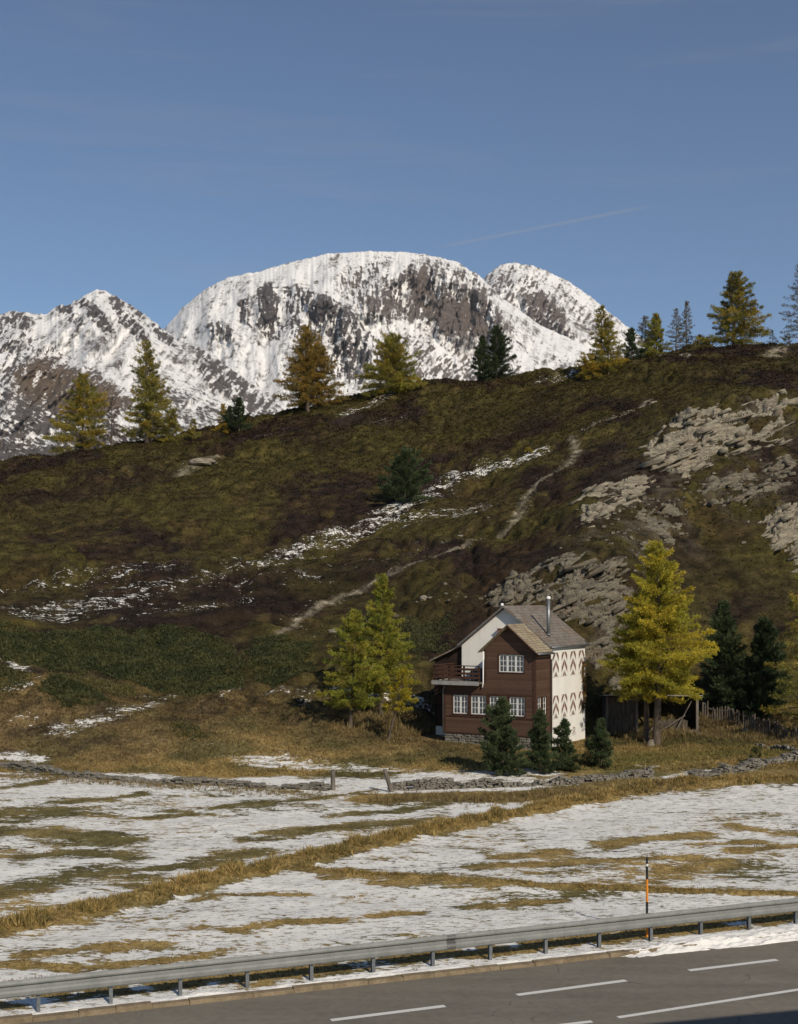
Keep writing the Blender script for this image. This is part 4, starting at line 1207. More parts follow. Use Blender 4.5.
def wall_holes(mb, x0, x1, z0, z1, holes, axis, pos, outward, depth=.14, m=0):
    """Upright rectangle with real openings and reveals; axis 'x' runs along x at y=pos, 'y' along y at x=pos."""
    xs = sorted({x0, x1, *[h[0] for h in holes], *[h[1] for h in holes]})
    zs = sorted({z0, z1, *[h[2] for h in holes], *[h[3] for h in holes]})
    def P(a, z, d=0):
        return (a, pos-outward*d, z) if axis == 'x' else (pos-outward*d, a, z)
    for a, b in zip(xs[:-1], xs[1:]):
        for c, d in zip(zs[:-1], zs[1:]):
            mx, mz = (a+b)/2, (c+d)/2
            if any(h[0] < mx < h[1] and h[2] < mz < h[3] for h in holes): continue
            mb.quad(P(a,c), P(b,c), P(b,d), P(a,d), m)
    for a, b, c, d in holes:
        mb.quad(P(a,c), P(b,c), P(b,c,depth), P(a,c,depth), m); mb.quad(P(a,d), P(b,d), P(b,d,depth), P(a,d,depth), m)
        mb.quad(P(a,c), P(a,d), P(a,d,depth), P(a,c,depth), m); mb.quad(P(b,c), P(b,d), P(b,d,depth), P(b,c,depth), m)

def window(a0, a1, z0, z1, axis, pos, outward, sashes, cols, rows, curtain=True, trim='trim'):
    def bx(mb, a, b, c, d, d0, d1):
        q0, q1 = sorted((pos-outward*d0, pos-outward*d1))
        if axis == 'x': mb.box(a, b, q0, q1, c, d)
        else: mb.box(q0, q1, a, b, c, d)
    w = MB()   # outer surround
    t = .07
    bx(w, a0-t, a1+t, z1+.002, z1+t, -.03, .05); bx(w, a0-t, a1+t, z0-t, z0-.002, -.05, .05)
    bx(w, a0-t, a0-.002, z0-.001, z1+.001, -.028, .05); bx(w, a1+.002, a1+t, z0-.001, z1+.001, -.028, .05)
    win = w.build('window', M[trim], house)
    f = MB(); fw = .055; sw = (a1-a0)/sashes
    for s in range(sashes):
        p, q = a0+s*sw+.006, a0+(s+1)*sw-.006
        bx(f, p, p+fw, z0+.004, z1-.004, .05, .10); bx(f, q-fw, q, z0+.004, z1-.004, .05, .10)
        bx(f, p+fw, q-fw, z0+.004, z0+fw, .051, .099); bx(f, p+fw, q-fw, z1-fw, z1-.004, .051, .099)
        for k in range(1, cols):
            x = p+fw+(q-p-2*fw)*k/cols; bx(f, x-.016, x+.016, z0+fw, z1-fw, .058, .092)
        for k in range(1, rows):
            z = z0+fw+(z1-z0-2*fw)*k/rows; bx(f, p+fw, q-fw, z-.016, z+.016, .061, .089)
    f.build('frame', M['white_paint'], win)
    g = MB(); bx(g, a0+.01, a1-.01, z0+.01, z1-.01, .074, .078)
    g.build('pane', M['glass'], win)
    if curtain:
        c = MB()
        n = 26
        for k in range(n):
            if .40 < (k+.5)/n*sashes % 1 < .60: continue
            x = a0+(a1-a0)*k/n; x2 = a0+(a1-a0)*(k+1)/n
            d0 = .17+.02*math.sin(k*1.9); d1 = .17+.02*math.sin((k+1)*1.9)
            zt = z1-.03
            A = (x, pos-outward*d0) if axis == 'x' else (pos-outward*d0, x)
            B = (x2, pos-outward*d1) if axis == 'x' else (pos-outward*d1, x2)
            c.quad((*A, z0+.12), (*B, z0+.12), (*B, zt), (*A, zt))
        c.build('curtain', M['curtain'], win)
    return win

# --- main body, white plaster
wl = MB()
SH = [(L1+y-.56, L1+y+.56) for y in (.80, 2.36, 4.0, 5.62)]
side_holes = [(a, b, Zl(2.88), Zl(4.48)) for a, b in SH] + [(a, b, Zl(5.72), Zl(7.42)) for a, b in SH] + [(L1+3.9, L1+4.45, Zl(1.45), Zl(2.05))]
wall_holes(wl, L1, L2, Zl(.3), EAVE+.10, side_holes, 'y', 0.0, 1, .12)
GP = EAVE+.1
def gable(mb, y, x0, x1, zb, ze, zr):
    mb.poly([(x0, y, zb), (x1, y, zb), (x1, y, ze), ((x0+x1)/2, y, zr), (x0, y, ze)])
gable(wl, L1+.001, -W, 0, Zl(.3), GP, RIDGE-.12)
gable(wl, L2, -W, 0, Zl(.3), GP, RIDGE-.12)
wl.quad((-W, L1, Zl(.3)), (-W, L2, Zl(.3)), (-W, L2, GP), (-W, L1, GP))
wl.build('wall', M['plaster'], house)
# dark floor inside
fl = MB(); fl.box(-W+.05, -.2, .3, L2-.1, Zl(2.2), Zl(2.3)); fl.box(-W+.05, -.2, .3, L2-.1, FL1-.25, FL1-.15)
fl.box(-W+.05, -.25, L1+.05, L1+.1, Zl(2.3), FL1-.25); fl.box(-.5, -.45, L1+.12, L2-.12, Zl(2.3), EAVE)
fl.build('floor', M['dark_wood'], house)

# --- timber wing
WX = -3.65
tw = MB()
WIN = [(-W+.69, -W+1.80), (-W+2.05, -W+3.17), (-W+3.44, -W+4.56), (-W+4.90, -W+6.02)]
fh = [(a, b, Zl(3.25), Zl(4.52)) for a, b in WIN]
wall_holes(tw, -W, 0, TIM0, FL1, fh, 'x', 0.0, -1)
wall_holes(tw, WX, 0, FL1, EAVE, [(-2.62, -.80, Zl(6.17), Zl(7.34))], 'x', 0.0, -1)
tw.poly([(WX, 0, EAVE), (0, 0, EAVE), (WX/2, 0, Zl(9.22))])
wall_holes(tw, 0, L1-.05, TIM0, EAVE, [(.35, 1.05, Zl(3.25), Zl(4.5)), (1.25, 1.95, Zl(3.25), Zl(4.5))], 'y', 0.0, 1)
tw.quad((-W, 0, TIM0), (-W, L1, TIM0), (-W, L1, FL1), (-W, 0, FL1))
tw.quad((WX, 0, FL1), (WX, L1, FL1), (WX, L1, EAVE), (WX, 0, EAVE))
tw.build('timber_wall', M['siding'], house)
tm = MB()   # corner boards and bands
for x, z1 in ((-W+.06, FL1-.02), (-.06, EAVE-.02)):
    tm.box(x-.075, x+.075, -.035, .02, TIM0, z1)
tm.box(WX-.02, WX+.12, -.034, .02, FL1+.02, EAVE-.02)
tm.box(.003, .035, .0, .13, TIM0, EAVE-.05); tm.box(.003, .035, L1-.2, L1-.06, TIM0, EAVE-.05)
tm.box(-W-.04, .04, -.05, .0, TIM0-.09, TIM0)
for a, b in ((-W+.14, WX-.1), (WX+.14, -.14)):
    tm.box(a, b, -.03, -.002, Zl(4.62), Zl(4.72)); tm.box(a, b, -.045, -.002, Zl(3.06), Zl(3.15))
for x in (-W+1.925, -W+3.305, -W+4.73):
    tm.box(x-.045, x+.045, -.03, -.002, Zl(3.15), Zl(4.62))
tm.build('timber_trim', M['trim'], house)
for a, b in WIN:
    window(a, b, Zl(3.25), Zl(4.52), 'x', 0.0, -1, 2, 2, 3)
window(-2.62, -.80, Zl(6.17), Zl(7.34), 'x', 0.0, -1, 3, 2, 3)
window(.35, 1.05, Zl(3.25), Zl(4.5), 'y', 0.0, 1, 1, 2, 3)
window(1.25, 1.95, Zl(3.25), Zl(4.5), 'y', 0.0, 1, 1, 2, 3)

# --- stone plinth
pl = MB(); rg0 = np.random.default_rng(611)
pl.box(-W+.05, -.05, .06, L1-.02, Zl(.2), TIM0-.1)
z = Zl(.55)
while z < TIM0-.2:
    ch = rg0.uniform(.1, .2)
    for axis in (0, 1):
        s = 0.0; Ln = W if axis == 0 else L1
        while s < Ln-.1:
            w = min(rg0.uniform(.22, .7), Ln-s)
            c = (-W+s+w/2, .1+rg0.normal()*.015, z+ch/2) if axis == 0 else (-.1+rg0.normal()*.015, s+w/2, z+ch/2)
            pl.hexa(stone_pts(c, w*.98, .26, ch*1.02, rg0, 0 if axis == 0 else math.pi/2))
            s += w
    z += ch
pl.build('stone_plinth', M['stone'], house, bevel=.015)

# --- roofs
def roof_plane(name, y0, y1, xr, zr, xe, ze, th, material, parent=house):
    """one sloping slab from the ridge (xr, zr) to the eave (xe, ze), with UVs in metres"""
    n = Vector((zr-ze, 0, xe-xr)) if xe > xr else Vector((-(zr-ze), 0, xr-xe))
    n.normalize(); n = n*th
    top = [(xr, y0, zr), (xr, y1, zr), (xe, y1, ze), (xe, y0, ze)]
    bot = [(x-n.x, y, z-n.z) for x, y, z in top]
    me = bpy.data.meshes.new(name)
    me.from_pydata(top+bot, [], [(0,1,2,3), (7,6,5,4), (0,3,7,4), (1,5,6,2), (3,2,6,7), (0,4,5,1)])
    bm = bmesh.new(); bm.from_mesh(me); bmesh.ops.recalc_face_normals(bm, faces=bm.faces)
    uv = bm.loops.layers.uv.new('UVMap')
    for f in bm.faces:
        for l in f.loops:
            l[uv].uv = (l.vert.co.y, math.hypot(l.vert.co.x-xr, l.vert.co.z-zr))
    bm.to_mesh(me); bm.free()
    return me
def joined(name, meshes, material, parent):
    bm = bmesh.new()
    for me in meshes: bm.from_mesh(me)
    me = bpy.data.meshes.new(name); bm.to_mesh(me); bm.free()
    return link_mesh(name, me, material, parent)
OV = .20; sl = (RIDGE-Zl(7.99))/(W/2)
xr = -W/2
main_roof = joined('roof', [
    roof_plane('r', L1-.42, L2+.4, xr-.003, RIDGE, -W-OV, RIDGE-sl*(W/2+OV), .13, None),
    roof_plane('r', L1-.42, L2+.4, xr+.003, RIDGE, OV, RIDGE-sl*(W/2+OV), .13, None)], M['slates'], house)
WR = Zl(9.40); s2 = (WR-EAVE-.08)/(-WX/2)
wing_roof = joined('wing_roof', [
    roof_plane('r', -.40, L1+1.3, WX/2-.003, WR, WX-.30, WR-s2*(-WX/2+.30), .12, None),
    roof_plane('r', -.40, L1-.43, WX/2+.003, WR, .36, WR-s2*(-WX/2+.36), .12, None)], M['shingle'], house)
for sgn, xe in ((-1, WX-.31), (1, .37)):   # barge boards of the wing gable
    ze = WR-s2*abs(xe-WX/2); bb = MB()
    bb.bar((WX/2+sgn*.002, -.415, WR-.10), (xe, -.415, ze-.10), .03, .19, up=(0,1,0))
    bb.build('barge_board', M['trim'], wing_roof)
for sgn in (-1, 1):
    for y in (L1-.43, L2+.41):
        xe = xr+sgn*(W/2+OV); ze = RIDGE-sl*(W/2+OV); vb = MB()
        vb.bar((xr+sgn*.002, y, RIDGE-.12), (xe, y, ze-.12), .025, .13, up=(0,1,0))
        vb.build('barge_board', M['metal'], main_roof)
gu = MB()
zg = RIDGE-sl*(W/2+OV)-.05
gu.tube([(OV+.03, L1-.40, zg), (OV+.03, L2+.38, zg-.03)], .06, 8)
zg2 = WR-s2*(-WX/2+.36)-.09
gu.tube([(.40, -.42, zg2), (.40, L1-.44, zg2-.02)], .065, 8)
gu.build('gutter', M['metal'], house, True)
dp = MB()
dp.tube([(.40, L1-.30, zg2-.02), (.34, L1-.22, zg2-.18), (.07, L1-.03, zg2-.5), (.07, L1-.03, Zl(.9))], .05, 8)
dp.build('downpipe', M['metal'], house, True)
dp = MB()
dp.tube([(WX-.10, -.08, Zl(7.55)), (WX-.10, -.08, Zl(5.45)), (WX-.12, -.16, Zl(5.1))], .045, 8)
dp.build('downpipe', M['white_paint'], house, True)
dp = MB()
dp.tube([(-W+.05, -.12, Zl(5.3)), (-W+.1, -.12, Zl(5.05)), (-W-.06, -.05, Zl(4.8)), (-W-.06, -.05, Zl(1.6))], .04, 8)
dp.build('downpipe', M['metal'], house, True)
# metal flues
def flue(x, y, z0, z1, r):
    t = MB(); t.tube([(x, y, z0), (x, y, z1)], r, 12)
    o = t.build('flue', M['metal'], house, True)
    c = MB(); c.tube([(x, y, z1+.002), (x, y, z1+.10), (x, y, z1+.22)], [r*1.25, r*1.25, r*.8], 12)
    c.build('flue_cap', M['white_paint'], o, True)
    k = MB(); k.tube([(x, y, z0+.35), (x, y, z0+.42)], [r*2.0, r*1.15], 12)
    k.build('flue_collar', M['metal'], o, True)
fx, fy = -.72, L1+1.3
flue(fx, fy, RIDGE-sl*(W/2+fx)-.3, Zl(11.05), .13)
flue(-W/2-1.9, L1+3.6, RIDGE-sl*1.9-.3, Zl(10.55), .10)
ch = MB(); ch.box(WX-.18, WX+.22, L1-.35, L1+.05, Zl(8.2), Zl(8.98))
ch.box(WX-.22, WX+.26, L1-.39, L1+.09, Zl(8.982), Zl(9.04))
ch.build('chimney', M['red_paint'], house)

# --- balcony
bal = MB()
BX0 = -7.35
bal.box(BX0, WX-.16, -.55, L1-.02, FL1-.12, FL1)
balcony = bal.build('balcony', M['old_wood'], house)
fs = MB(); fs.box(BX0-.03, WX-.2, -.62, -.553, FL1-.22, FL1+.05); fs.box(BX0-.06, BX0-.003, -.62, L1-.05, FL1-.22, FL1+.05)
fs.build('fascia', M['tin'], balcony)
rl = MB()
for z in (.22, .50, .78):
    rl.box(BX0+.02, WX-.14, -.50, -.46, FL1+z, FL1+z+.15)
    rl.box(BX0+.0, BX0+.04, -.45, L1-.05, FL1+z, FL1+z+.15)
rl.box(BX0-.05, WX-.14, -.56, -.42, FL1+1.06, FL1+1.12); rl.box(BX0-.05, BX0+.09, -.415, L1-.05, FL1+1.06, FL1+1.12)
for x in np.linspace(BX0+.06, WX-.25, 4):
    rl.box(x-.05, x+.05, -.455, -.36, FL1, FL1+1.055)
for y in (.9, 2.2):
    rl.box(BX0+.045, BX0+.14, y-.05, y+.05, FL1, FL1+1.055)
rl.build('railing', M['trim'], balcony)
# balcony door to the upper room
dr = MB(); dr.box(WX-1.05, WX-.22, L1-.05, L1-.003, FL1+.02, FL1+1.85)
door = dr.build('balcony_door', M['red_paint'], house)
gd = MB(); gd.box(WX-.95, WX-.32, L1-.065, L1-.053, FL1+.85, FL1+1.72)
gd.build('pane', M['glass'], door)
tb = MB()
tb.hexa([(-5.25,.7,FL1+.01),(-4.2,.7,FL1+.01),(-4.2,1.7,FL1+.01),(-5.25,1.7,FL1+.01),(-5.1,.8,FL1+.78),(-4.3,.85,FL1+.9),(-4.35,1.6,FL1+.95),(-5.05,1.55,FL1+.74)])
tb2 = tb.build('covered_table', m_noisy('grey_tarpaulin', (.04,.043,.05), (.085,.09,.10), 3, .6, .5, .05), None, bevel=.05)
tb2.matrix_world = house.matrix_world if False else tb2.matrix_world
tb2.location = (HQ[0], HQ[1], ZB); tb2.rotation_euler = (0, 0, -TH)
tag(tb2, 'garden table under a dark grey tarpaulin on the balcony', 'table')

# --- dark annex on the left side
AX = -9.05
an = MB()
za0, za1 = Zl(6.75), Zl(7.85)
an.poly([(AX, L1+.35, Zl(2.0)), (-W-.003, L1+.35, Zl(2.0)), (-W-.003, L1+.35, za1-.12), (AX, L1+.35, za0-.12)])
an.quad((AX, L1+.35, Zl(2.0)), (AX, L2-1.5, Zl(2.0)), (AX, L2-1.5, za0-.12), (AX, L1+.35, za0-.12))
an.poly([(AX, L2-1.5, Zl(2.0)), (-W-.003, L2-1.5, Zl(2.0)), (-W-.003, L2-1.5, za1-.12), (AX, L2-1.5, za0-.12)])
an.box(AX+.9, AX+.98, L1+.30, L1+.345, Zl(2.1), Zl(6.6)); an.box(AX-.02, AX+.1, L1+.28, L1+.345, Zl(2.0), za0-.15)
annex = an.build('annex', M['annex'], house)
ap = MB(); ap.box(AX+.02, -W-.01, L1+.42, L2-1.6, Zl(.6), Zl(1.995))
ap.build('annex_plinth', M['plaster'], house)
ar = joined('annex_roof', [roof_plane('r', L1-.05, L2-1.3, -W-.01, za1+.02, AX-.28, za0-.06, .1, None)], M['slates'], house)
# lower part under the balcony, side store
st = MB(); st.quad((-W-.02, .25, Zl(.6)), (-W-.02, L1, Zl(.6)), (-W-.02, L1, Zl(1.95)), (-W-.02, .25, Zl(1.95)))
st.build('side_plinth', M['plaster'], house)

# --- shutters with white and red-brown chevrons on the plastered side
def shutter_pair(y0, y1, z0, z1):
    b = MB(); d0, d1 = .004, .045
    per = (z1-z0)/2.1; mid = (y0+y1)/2
    for a, c in ((y0+.01, mid-.006), (mid+.006, y1-.01)):
        b.box(-.06, d1-.01, a, c, z0+.01, z1-.01, 0)
        a2, c2 = a+.025, c-.025
        def top(y): return -abs(y-mid)*1.15
        for k in range(-1, 4):
            zk = z0 + per*(k+.05)
            pts = [(a2, zk+top(a2)), (c2, zk+top(c2)), (c2, zk+top(c2)+per*.46), (a2, zk+top(a2)+per*.46)]
            # cut to the leaf
            for lim, sg in ((z0+.035, 1), (z1-.035, -1)):
                o_ = []
                for q in range(len(pts)):
                    p, r = pts[q], pts[(q+1) % len(pts)]
                    ip, ir = sg*(p[1]-lim) >= 0, sg*(r[1]-lim) >= 0
                    if ip: o_.append(p)
                    if ip != ir:
                        t = (lim-p[1])/(r[1]-p[1]); o_.append((p[0]+(r[0]-p[0])*t, lim))
                pts = o_
                if len(pts) < 3: break
            if len(pts) >= 3:
                b.poly([(d1-.004, y, z) for y, z in pts], 1)
    b.build('shutter', [M['white_paint'], M['red_paint']], house)
for a, b in SH:
    shutter_pair(a, b, Zl(2.88), Zl(4.48)); shutter_pair(a, b, Zl(5.72), Zl(7.42))
shutter_pair(L1+3.9, L1+4.45, Zl(1.45), Zl(2.05))
# climbing plant at the far corner
rgv = np.random.default_rng(620)
n = 260
vz = rgv.uniform(Zl(3.2), Zl(6.6), n); vy = L2-.45+rgv.normal(size=n)*.12+.15*np.sin(vz*2.3)
Pv = np.stack([np.full(n, .05), vy, vz], 1)
o = veg_mesh('climbing_plant', [tufts(Pv, np.tile([.6, 0, -.3], (n,1)), rgv.uniform(.1, .2, n), 3, .22, .6, np.tile([.16, .10, .04], (n,1)), .6, rgv)], M['herb'])
o.location = (HQ[0], HQ[1], ZB); o.rotation_euler = (0, 0, -TH)
tag(o, 'brown climbing plant on the far corner of the white house wall', 'plant')

# ----------------------------------------------------------------------------- wooden shed under the larch
def shed():
    x, y, z = at_px(655, 738)
    root = empty('wooden_shed', (x, y+1.2, z), -R(4))
    tag(root, 'low dark open fronted wooden shed under the golden larch', 'shed')
    hw = 3.4
    b = MB()
    b.quad((-hw, 3, -.2), (hw, 3, -.2), (hw, 3, 2.5), (-hw, 3, 2.5))
    b.quad((-hw, 0, -.2), (-hw, 3, -.2), (-hw, 3, 2.5), (-hw, 0, 2.75)); b.quad((hw, 0, -.2), (hw, 3, -.2), (hw, 3, 2.5), (hw, 0, 2.75))
    rg = np.random.default_rng(631)
    s = -hw+.02
    while s < -1.2:
        w = rg.uniform(.14, .24); b.box(s, s+w-.012, -.03-rg.random()*.02, .02, -.2, 2.62); s += w
    s = .55
    while s < 2.5:
        w = rg.uniform(.12, .2); b.box(s, s+w-.02, -.03, .0, -.2, 1.05+rg.normal()*.08); s += w
    b.build('wall', M['dark_wood'], root)
    r = MB()
    r.hexa([(-hw-.2,-.45,2.78),(hw+.25,-.45,2.78),(hw+.25,3.3,2.46),(-hw-.2,3.3,2.46),(-hw-.2,-.45,2.86),(hw+.25,-.45,2.86),(hw+.25,3.3,2.54),(-hw-.2,3.3,2.54)])
    r.build('roof', M['tin'], root)
    for px in (-hw+.1, -1.1, .4, hw-.1):
        p = MB(); p.box(px-.09, px+.09, -.12, .06-.1, -.3, 2.76); p.build('post', M['old_wood'], root)
    q = MB(); q.bar((1.5, -.35, -.1), (2.85, -.12, 2.4), .2, .06); q.bar((.4, -.5, .1), (2.4, -.2, 1.35), .07, .07)
    q.bar((-.4, -.9, 0), (.6, -.3, 1.2), .07, .07)
    o = q.build('plank', M['old_wood']); o.location = root.location; o.rotation_euler = root.rotation_euler
    tag(o, 'weathered boards leaning against the shed front', 'boards')
    lg = MB()
    for k in range(9):
        a = rg.uniform(-.8, .8); lg.tube([(1.6+a, -1.2+rg.uniform(-.25,.25), .08+.1*(k % 3)), (2.9+a*.6, -1.0+rg.uniform(-.25,.25), .1+.1*(k % 3))], .06, 7)
    o = lg.build('branch_pile', M['bark'], None, True); o.location = root.location; o.rotation_euler = root.rotation_euler
    tag(o, 'pile of cut branches in the grass before the shed', 'branch pile')
shed()

# ----------------------------------------------------------------------------- picket fence
def fence():
    P = np.array(unpl([(703,722),(725,726),(750,731),(775,736),(800,741),(840,748)])); seg = np.hypot(*np.diff(P, axis=0).T); cum = np.concatenate([[0], np.cumsum(seg)])
    rg = np.random.default_rng(641)
    x0, y0 = P[0]; z0 = ground(x0, y0)
    root = empty('picket_fence', (x0, y0, z0))
    tag(root, 'grey weathered picket fence running right from the shed', 'fence')
    def at(s):
        x, y = np.interp(s, cum, P[:,0]), np.interp(s, cum, P[:,1]); return x-x0, y-y0, ground(x, y)-z0
    pk = MB(); s = 0.0
    while s < cum[-1]:
        x, y, z = at(s); x2, y2, z2 = at(min(s+.1, cum[-1]+.1))
        h = 1.15+rg.normal()*.08; w = rg.uniform(.05, .075); l = rg.normal()*.04
        if rg.random() > .06:
            pk.hexa([(x-w,y-.012,z-.1),(x+w,y-.012,z-.1),(x+w,y+.012,z-.1),(x-w,y+.012,z-.1),(x-w*.75+l,y-.012,z+h),(x+w*.75+l,y-.012,z+h),(x+w*.75+l,y+.012,z+h),(x-w*.75+l,y+.012,z+h)])
        s += rg.uniform(.17, .23)
    pk.build('pickets', M['fence'], root)
    ral = MB()
    for hz in (.35, .9):
        pts = [at(s) for s in np.arange(0, cum[-1], 1.0)]
        for a, b in zip(pts[:-1], pts[1:]):
            ral.bar((a[0], a[1]+.04, a[2]+hz), (b[0], b[1]+.04, b[2]+hz), .04, .08)
    ral.build('rail', M['old_wood'], root)
    for s in np.arange(.1, cum[-1], 2.0):
        x, y, z = at(s); p = MB(); p.tube([(x, y+.13, z-.2), (x+rg.normal()*.03, y+.13, z+1.15)], [.065, .055], 7); p.build('post', M['old_wood'], root, True)
fence()

# ----------------------------------------------------------------------------- road
def along(s, off, z=0.0, slope=.38, y0=37.5):
    """s metres along the kerb line from x = 0, off metres towards the meadow"""
    return (s*KX - off*KY, y0 + s*KY + off*KX, z)
def ribbon(name, lines, material, label, cat, thick=None, step=.5):
    me = bpy.data.meshes.new(name)
    V = []; Fc = []
    n = len(lines[0])
    for ln in lines: V += ln
    for r in range(len(lines)-1):
        for k in range(n-1):
            Fc.append((r*n+k, r*n+k+1, (r+1)*n+k+1, (r+1)*n+k))
    me.from_pydata(V, [], Fc)
    bm = bmesh.new(); bm.from_mesh(me); bmesh.ops.recalc_face_normals(bm, faces=bm.faces); bm.to_mesh(me); bm.free()
    return tag(link_mesh(name, me, material), label, cat, kind='structure')
SS = [float(s) for s in range(-80, 121, 2)]
ribbon('road', [[along(s, o, 0.0) for s in SS] for o in (-14, -10, -6, -3, -1, 0.02)], M['asphalt'], 'worn grey asphalt road crossing the bottom of the view', 'road')
def kerb():
    rg = np.random.default_rng(651)
    b = MB(); s = -40.0
    while s < 60:
        l = rg.uniform(.95, 1.2) if rg.random() < .8 else rg.uniform(1.4, 1.9)
        z = .115+rg.normal()*.012; o = rg.normal()*.008
        e = s+l-.006
        P = [along(s, o-.02, -.1), along(e, o-.02, -.1), along(e, .26, -.1), along(s, .26, -.1), along(s, o+.01, z), along(e, o+.01, z), along(e, .26, z+.01), along(s, .26, z+.01)]
        b.hexa(P); s += l
    o = b.build('kerb', M['kerb'], None, bevel=.012)
    tag(o, 'tan kerb stones between road and snowy verge', 'kerb', kind='structure')
kerb()
def markings():
    b = MB()
    def line(p, q, w):
        (x0, y0), (x1, y1) = p, q
        n = max(2, int(math.hypot(x1-x0, y1-y0)/.4))
        dx, dy = x1-x0, y1-y0; L = math.hypot(dx, dy); nx, ny = -dy/L*w/2, dx/L*w/2
        b.poly([(x0-nx, y0-ny, .004), (x1-nx, y1-ny, .004), (x1+nx, y1+ny, .004), (x0+nx, y0+ny, .004)])
    def g(px, py):
        D = F*HC/(py-HY); return ((px-CX)/F*D, D)
    for p, q in (((331,1020.3),(445,1006)), ((517,995),(626,980.5)), ((689,970.5),(777,959.8)), ((845,951),(925,942)), ((140,1046),(262,1030))):
        line(g(*p), g(*q), .20)
    line(g(618,1017.5), g(900,974), .17)
    line(g(450,1038), g(592,1021.5), .17)
    o = b.build('road_marking', M['paint'])
    tag(o, 'worn white lane lines painted on the asphalt', 'road marking', kind='structure')
markings()

# snow heaped along the kerb
def snow_bank(s0, s1, w, h, off, seed):
    ss = np.arange(s0, s1, .05); oo = np.linspace(-1, 1, 26)
    S, O = np.meshgrid(ss, oo)
    n = .55 + .9*fbm(S/1.1, O*1.3+seed, 4, seed) + .35*fbm(S/.22, O*w/.22, 3, seed+3)
    endf = sstep(s0, s0+1.5, S)*(1-sstep(s1-1.5, s1, S))
    H = h*np.clip(n, -.2, 2)*np.sqrt(np.clip(1-O**2, 0, 1))*endf
    ow = off + O*w*(1+.25*fbm(S/1.7, O*0+seed, 2, seed+9))
    X = S*KX - ow*KY; Y = 37.5 + S*KY + ow*KX
    Z = np.where(ow < 0, 0.0, np.where(ow < .27, .1, .04)) + H - .03
    return np.stack([X, Y, Z], -1).reshape(-1, 3), grid_faces(*S.shape)
def snow_heaps():
    V = []; Fc = []; o = 0
    for a in ((-14, -4.0, .26, .09, .55, 661), (-5, 9.5, .24, .08, .56, 662), (-3, 3.5, .3, .07, .8, 663), (7.0, 13.0, .45, .2, .12, 664), (10.5, 19, .40, .2, -.02, 665), (9, 22, .5, .10, .9, 666), (-40, -13, .4, .15, .6, 668), (19, 45, .5, .2, .2, 669)):
        v, f = snow_bank(*a); V.append(v); Fc.append(f+o); o += len(v)
    me = np_mesh('snow', np.concatenate(V), np.concatenate(Fc), True)
    tag(link_mesh('snow', me, M['snow']), 'lumpy snow ridge shoved against the kerb under the guardrail', 'snow', kind='stuff')
snow_heaps()

# guardrail
def guardrail():
    def ro(s): return min(max(.95+.02*s, .5), 2.2)
    root = empty('guardrail', along(0, .95, .03))
    tag(root, 'galvanised steel guardrail running along the road edge', 'guardrail')
    ox, oy, oz = root.location
    sect = [(.0,.31),(.012,.305),(.045,.285),(.055,.25),(.045,.222),(-.02,.200),(-.04,.19),(-.04,.165),(-.02,.155),(.045,.13),(.055,.09),(.045,.03),(.012,.01),(.0,.0)]
    def rel(s, off, z):
        x, y, zz = along(s, off, z); return (x-ox, y-oy, zz-oz)
    b = MB(); zb = .51; sect[:] = [(d, h*1.48) for d, h in sect]
    joints = list(np.arange(-42, 62, 4.0))
    for j0, j1 in zip(joints[:-1], joints[1:]):
        for q in range(len(sect)-1):
            (d0, h0), (d1, h1) = sect[q], sect[q+1]
            ex = .009 if int(j0/4) % 2 else 0.0
            for e0, t in ((0, 0.0),):
                b.quad(rel(j0-.15, ro(j0-.15)-.12-d0-ex+t, zb+h0), rel(j1+.15, ro(j1+.15)-.12-d0-ex+t, zb+h0), rel(j1+.15, ro(j1+.15)-.12-d1-ex+t, zb+h1), rel(j0-.15, ro(j0-.15)-.12-d1-ex+t, zb+h1))
    b.build('beam', M['galv'], root)
    k = 0
    for s in np.arange(-10-1.908*16, 60, 1.908):
        p = MB()
        x, y, z = rel(s, ro(s), 0)
        c, sn = KX, KY
        def pt(a, d, zz): return (x+a*c-d*sn, y+a*sn+d*c, zz-oz)
        z0 = -.2; z1 = .93
        def bx(a0, a1, d0, d1, za, zb_):
            p.hexa([pt(a0,d0,za), pt(a1,d0,za), pt(a1,d1,za), pt(a0,d1,za), pt(a0,d0,zb_), pt(a1,d0,zb_), pt(a1,d1,zb_), pt(a0,d1,zb_)])
        bx(-.05, .05, -.06, -.048, z0, z1); bx(-.05, .05, .048, .06, z0, z1); bx(-.005, .005, -.047, .047, z0, z1)
        po = p.build('post', M['galv_dark'], root)
        bt = MB()
        q = [rel(s, ro(s)-.06, zb+.27), rel(s, ro(s)-.085, zb+.27)]
        bt.tube(q, .022, 8); q = [rel(s, ro(s)-.058, zb+.27), rel(s, ro(s)-.075, zb+.27)]; bt.tube(q, .05, 8)
        bt.build('bolt', M['galv'], po, True)
guardrail()

# snow stake
def stake():
    D = 42.3; x = (647-CX)/F*D
    s = x*KX+(D-37.5)*KY
    z = .05
    root = empty('snow_pole', (x, D, z))
    tag(root, 'tall black and orange snow pole behind the guardrail', 'snow pole')
    for z0, z1, m, nm in ((-.1, .5, 'orange', 'band'), (.5, 1.13, 'black', 'band'), (1.13, 1.87, 'orange', 'band'), (1.87, 2.29, 'black', 'band'), (2.29, 2.37, 'white_paint', 'reflector'), (2.37, 2.58, 'black', 'band')):
        b = MB(); b.tube([(0,0,z0+.001), (0,0,z1-.001)], .04 if nm == 'band' else .044, 12); b.build(nm, M[m], root, False)
stake()

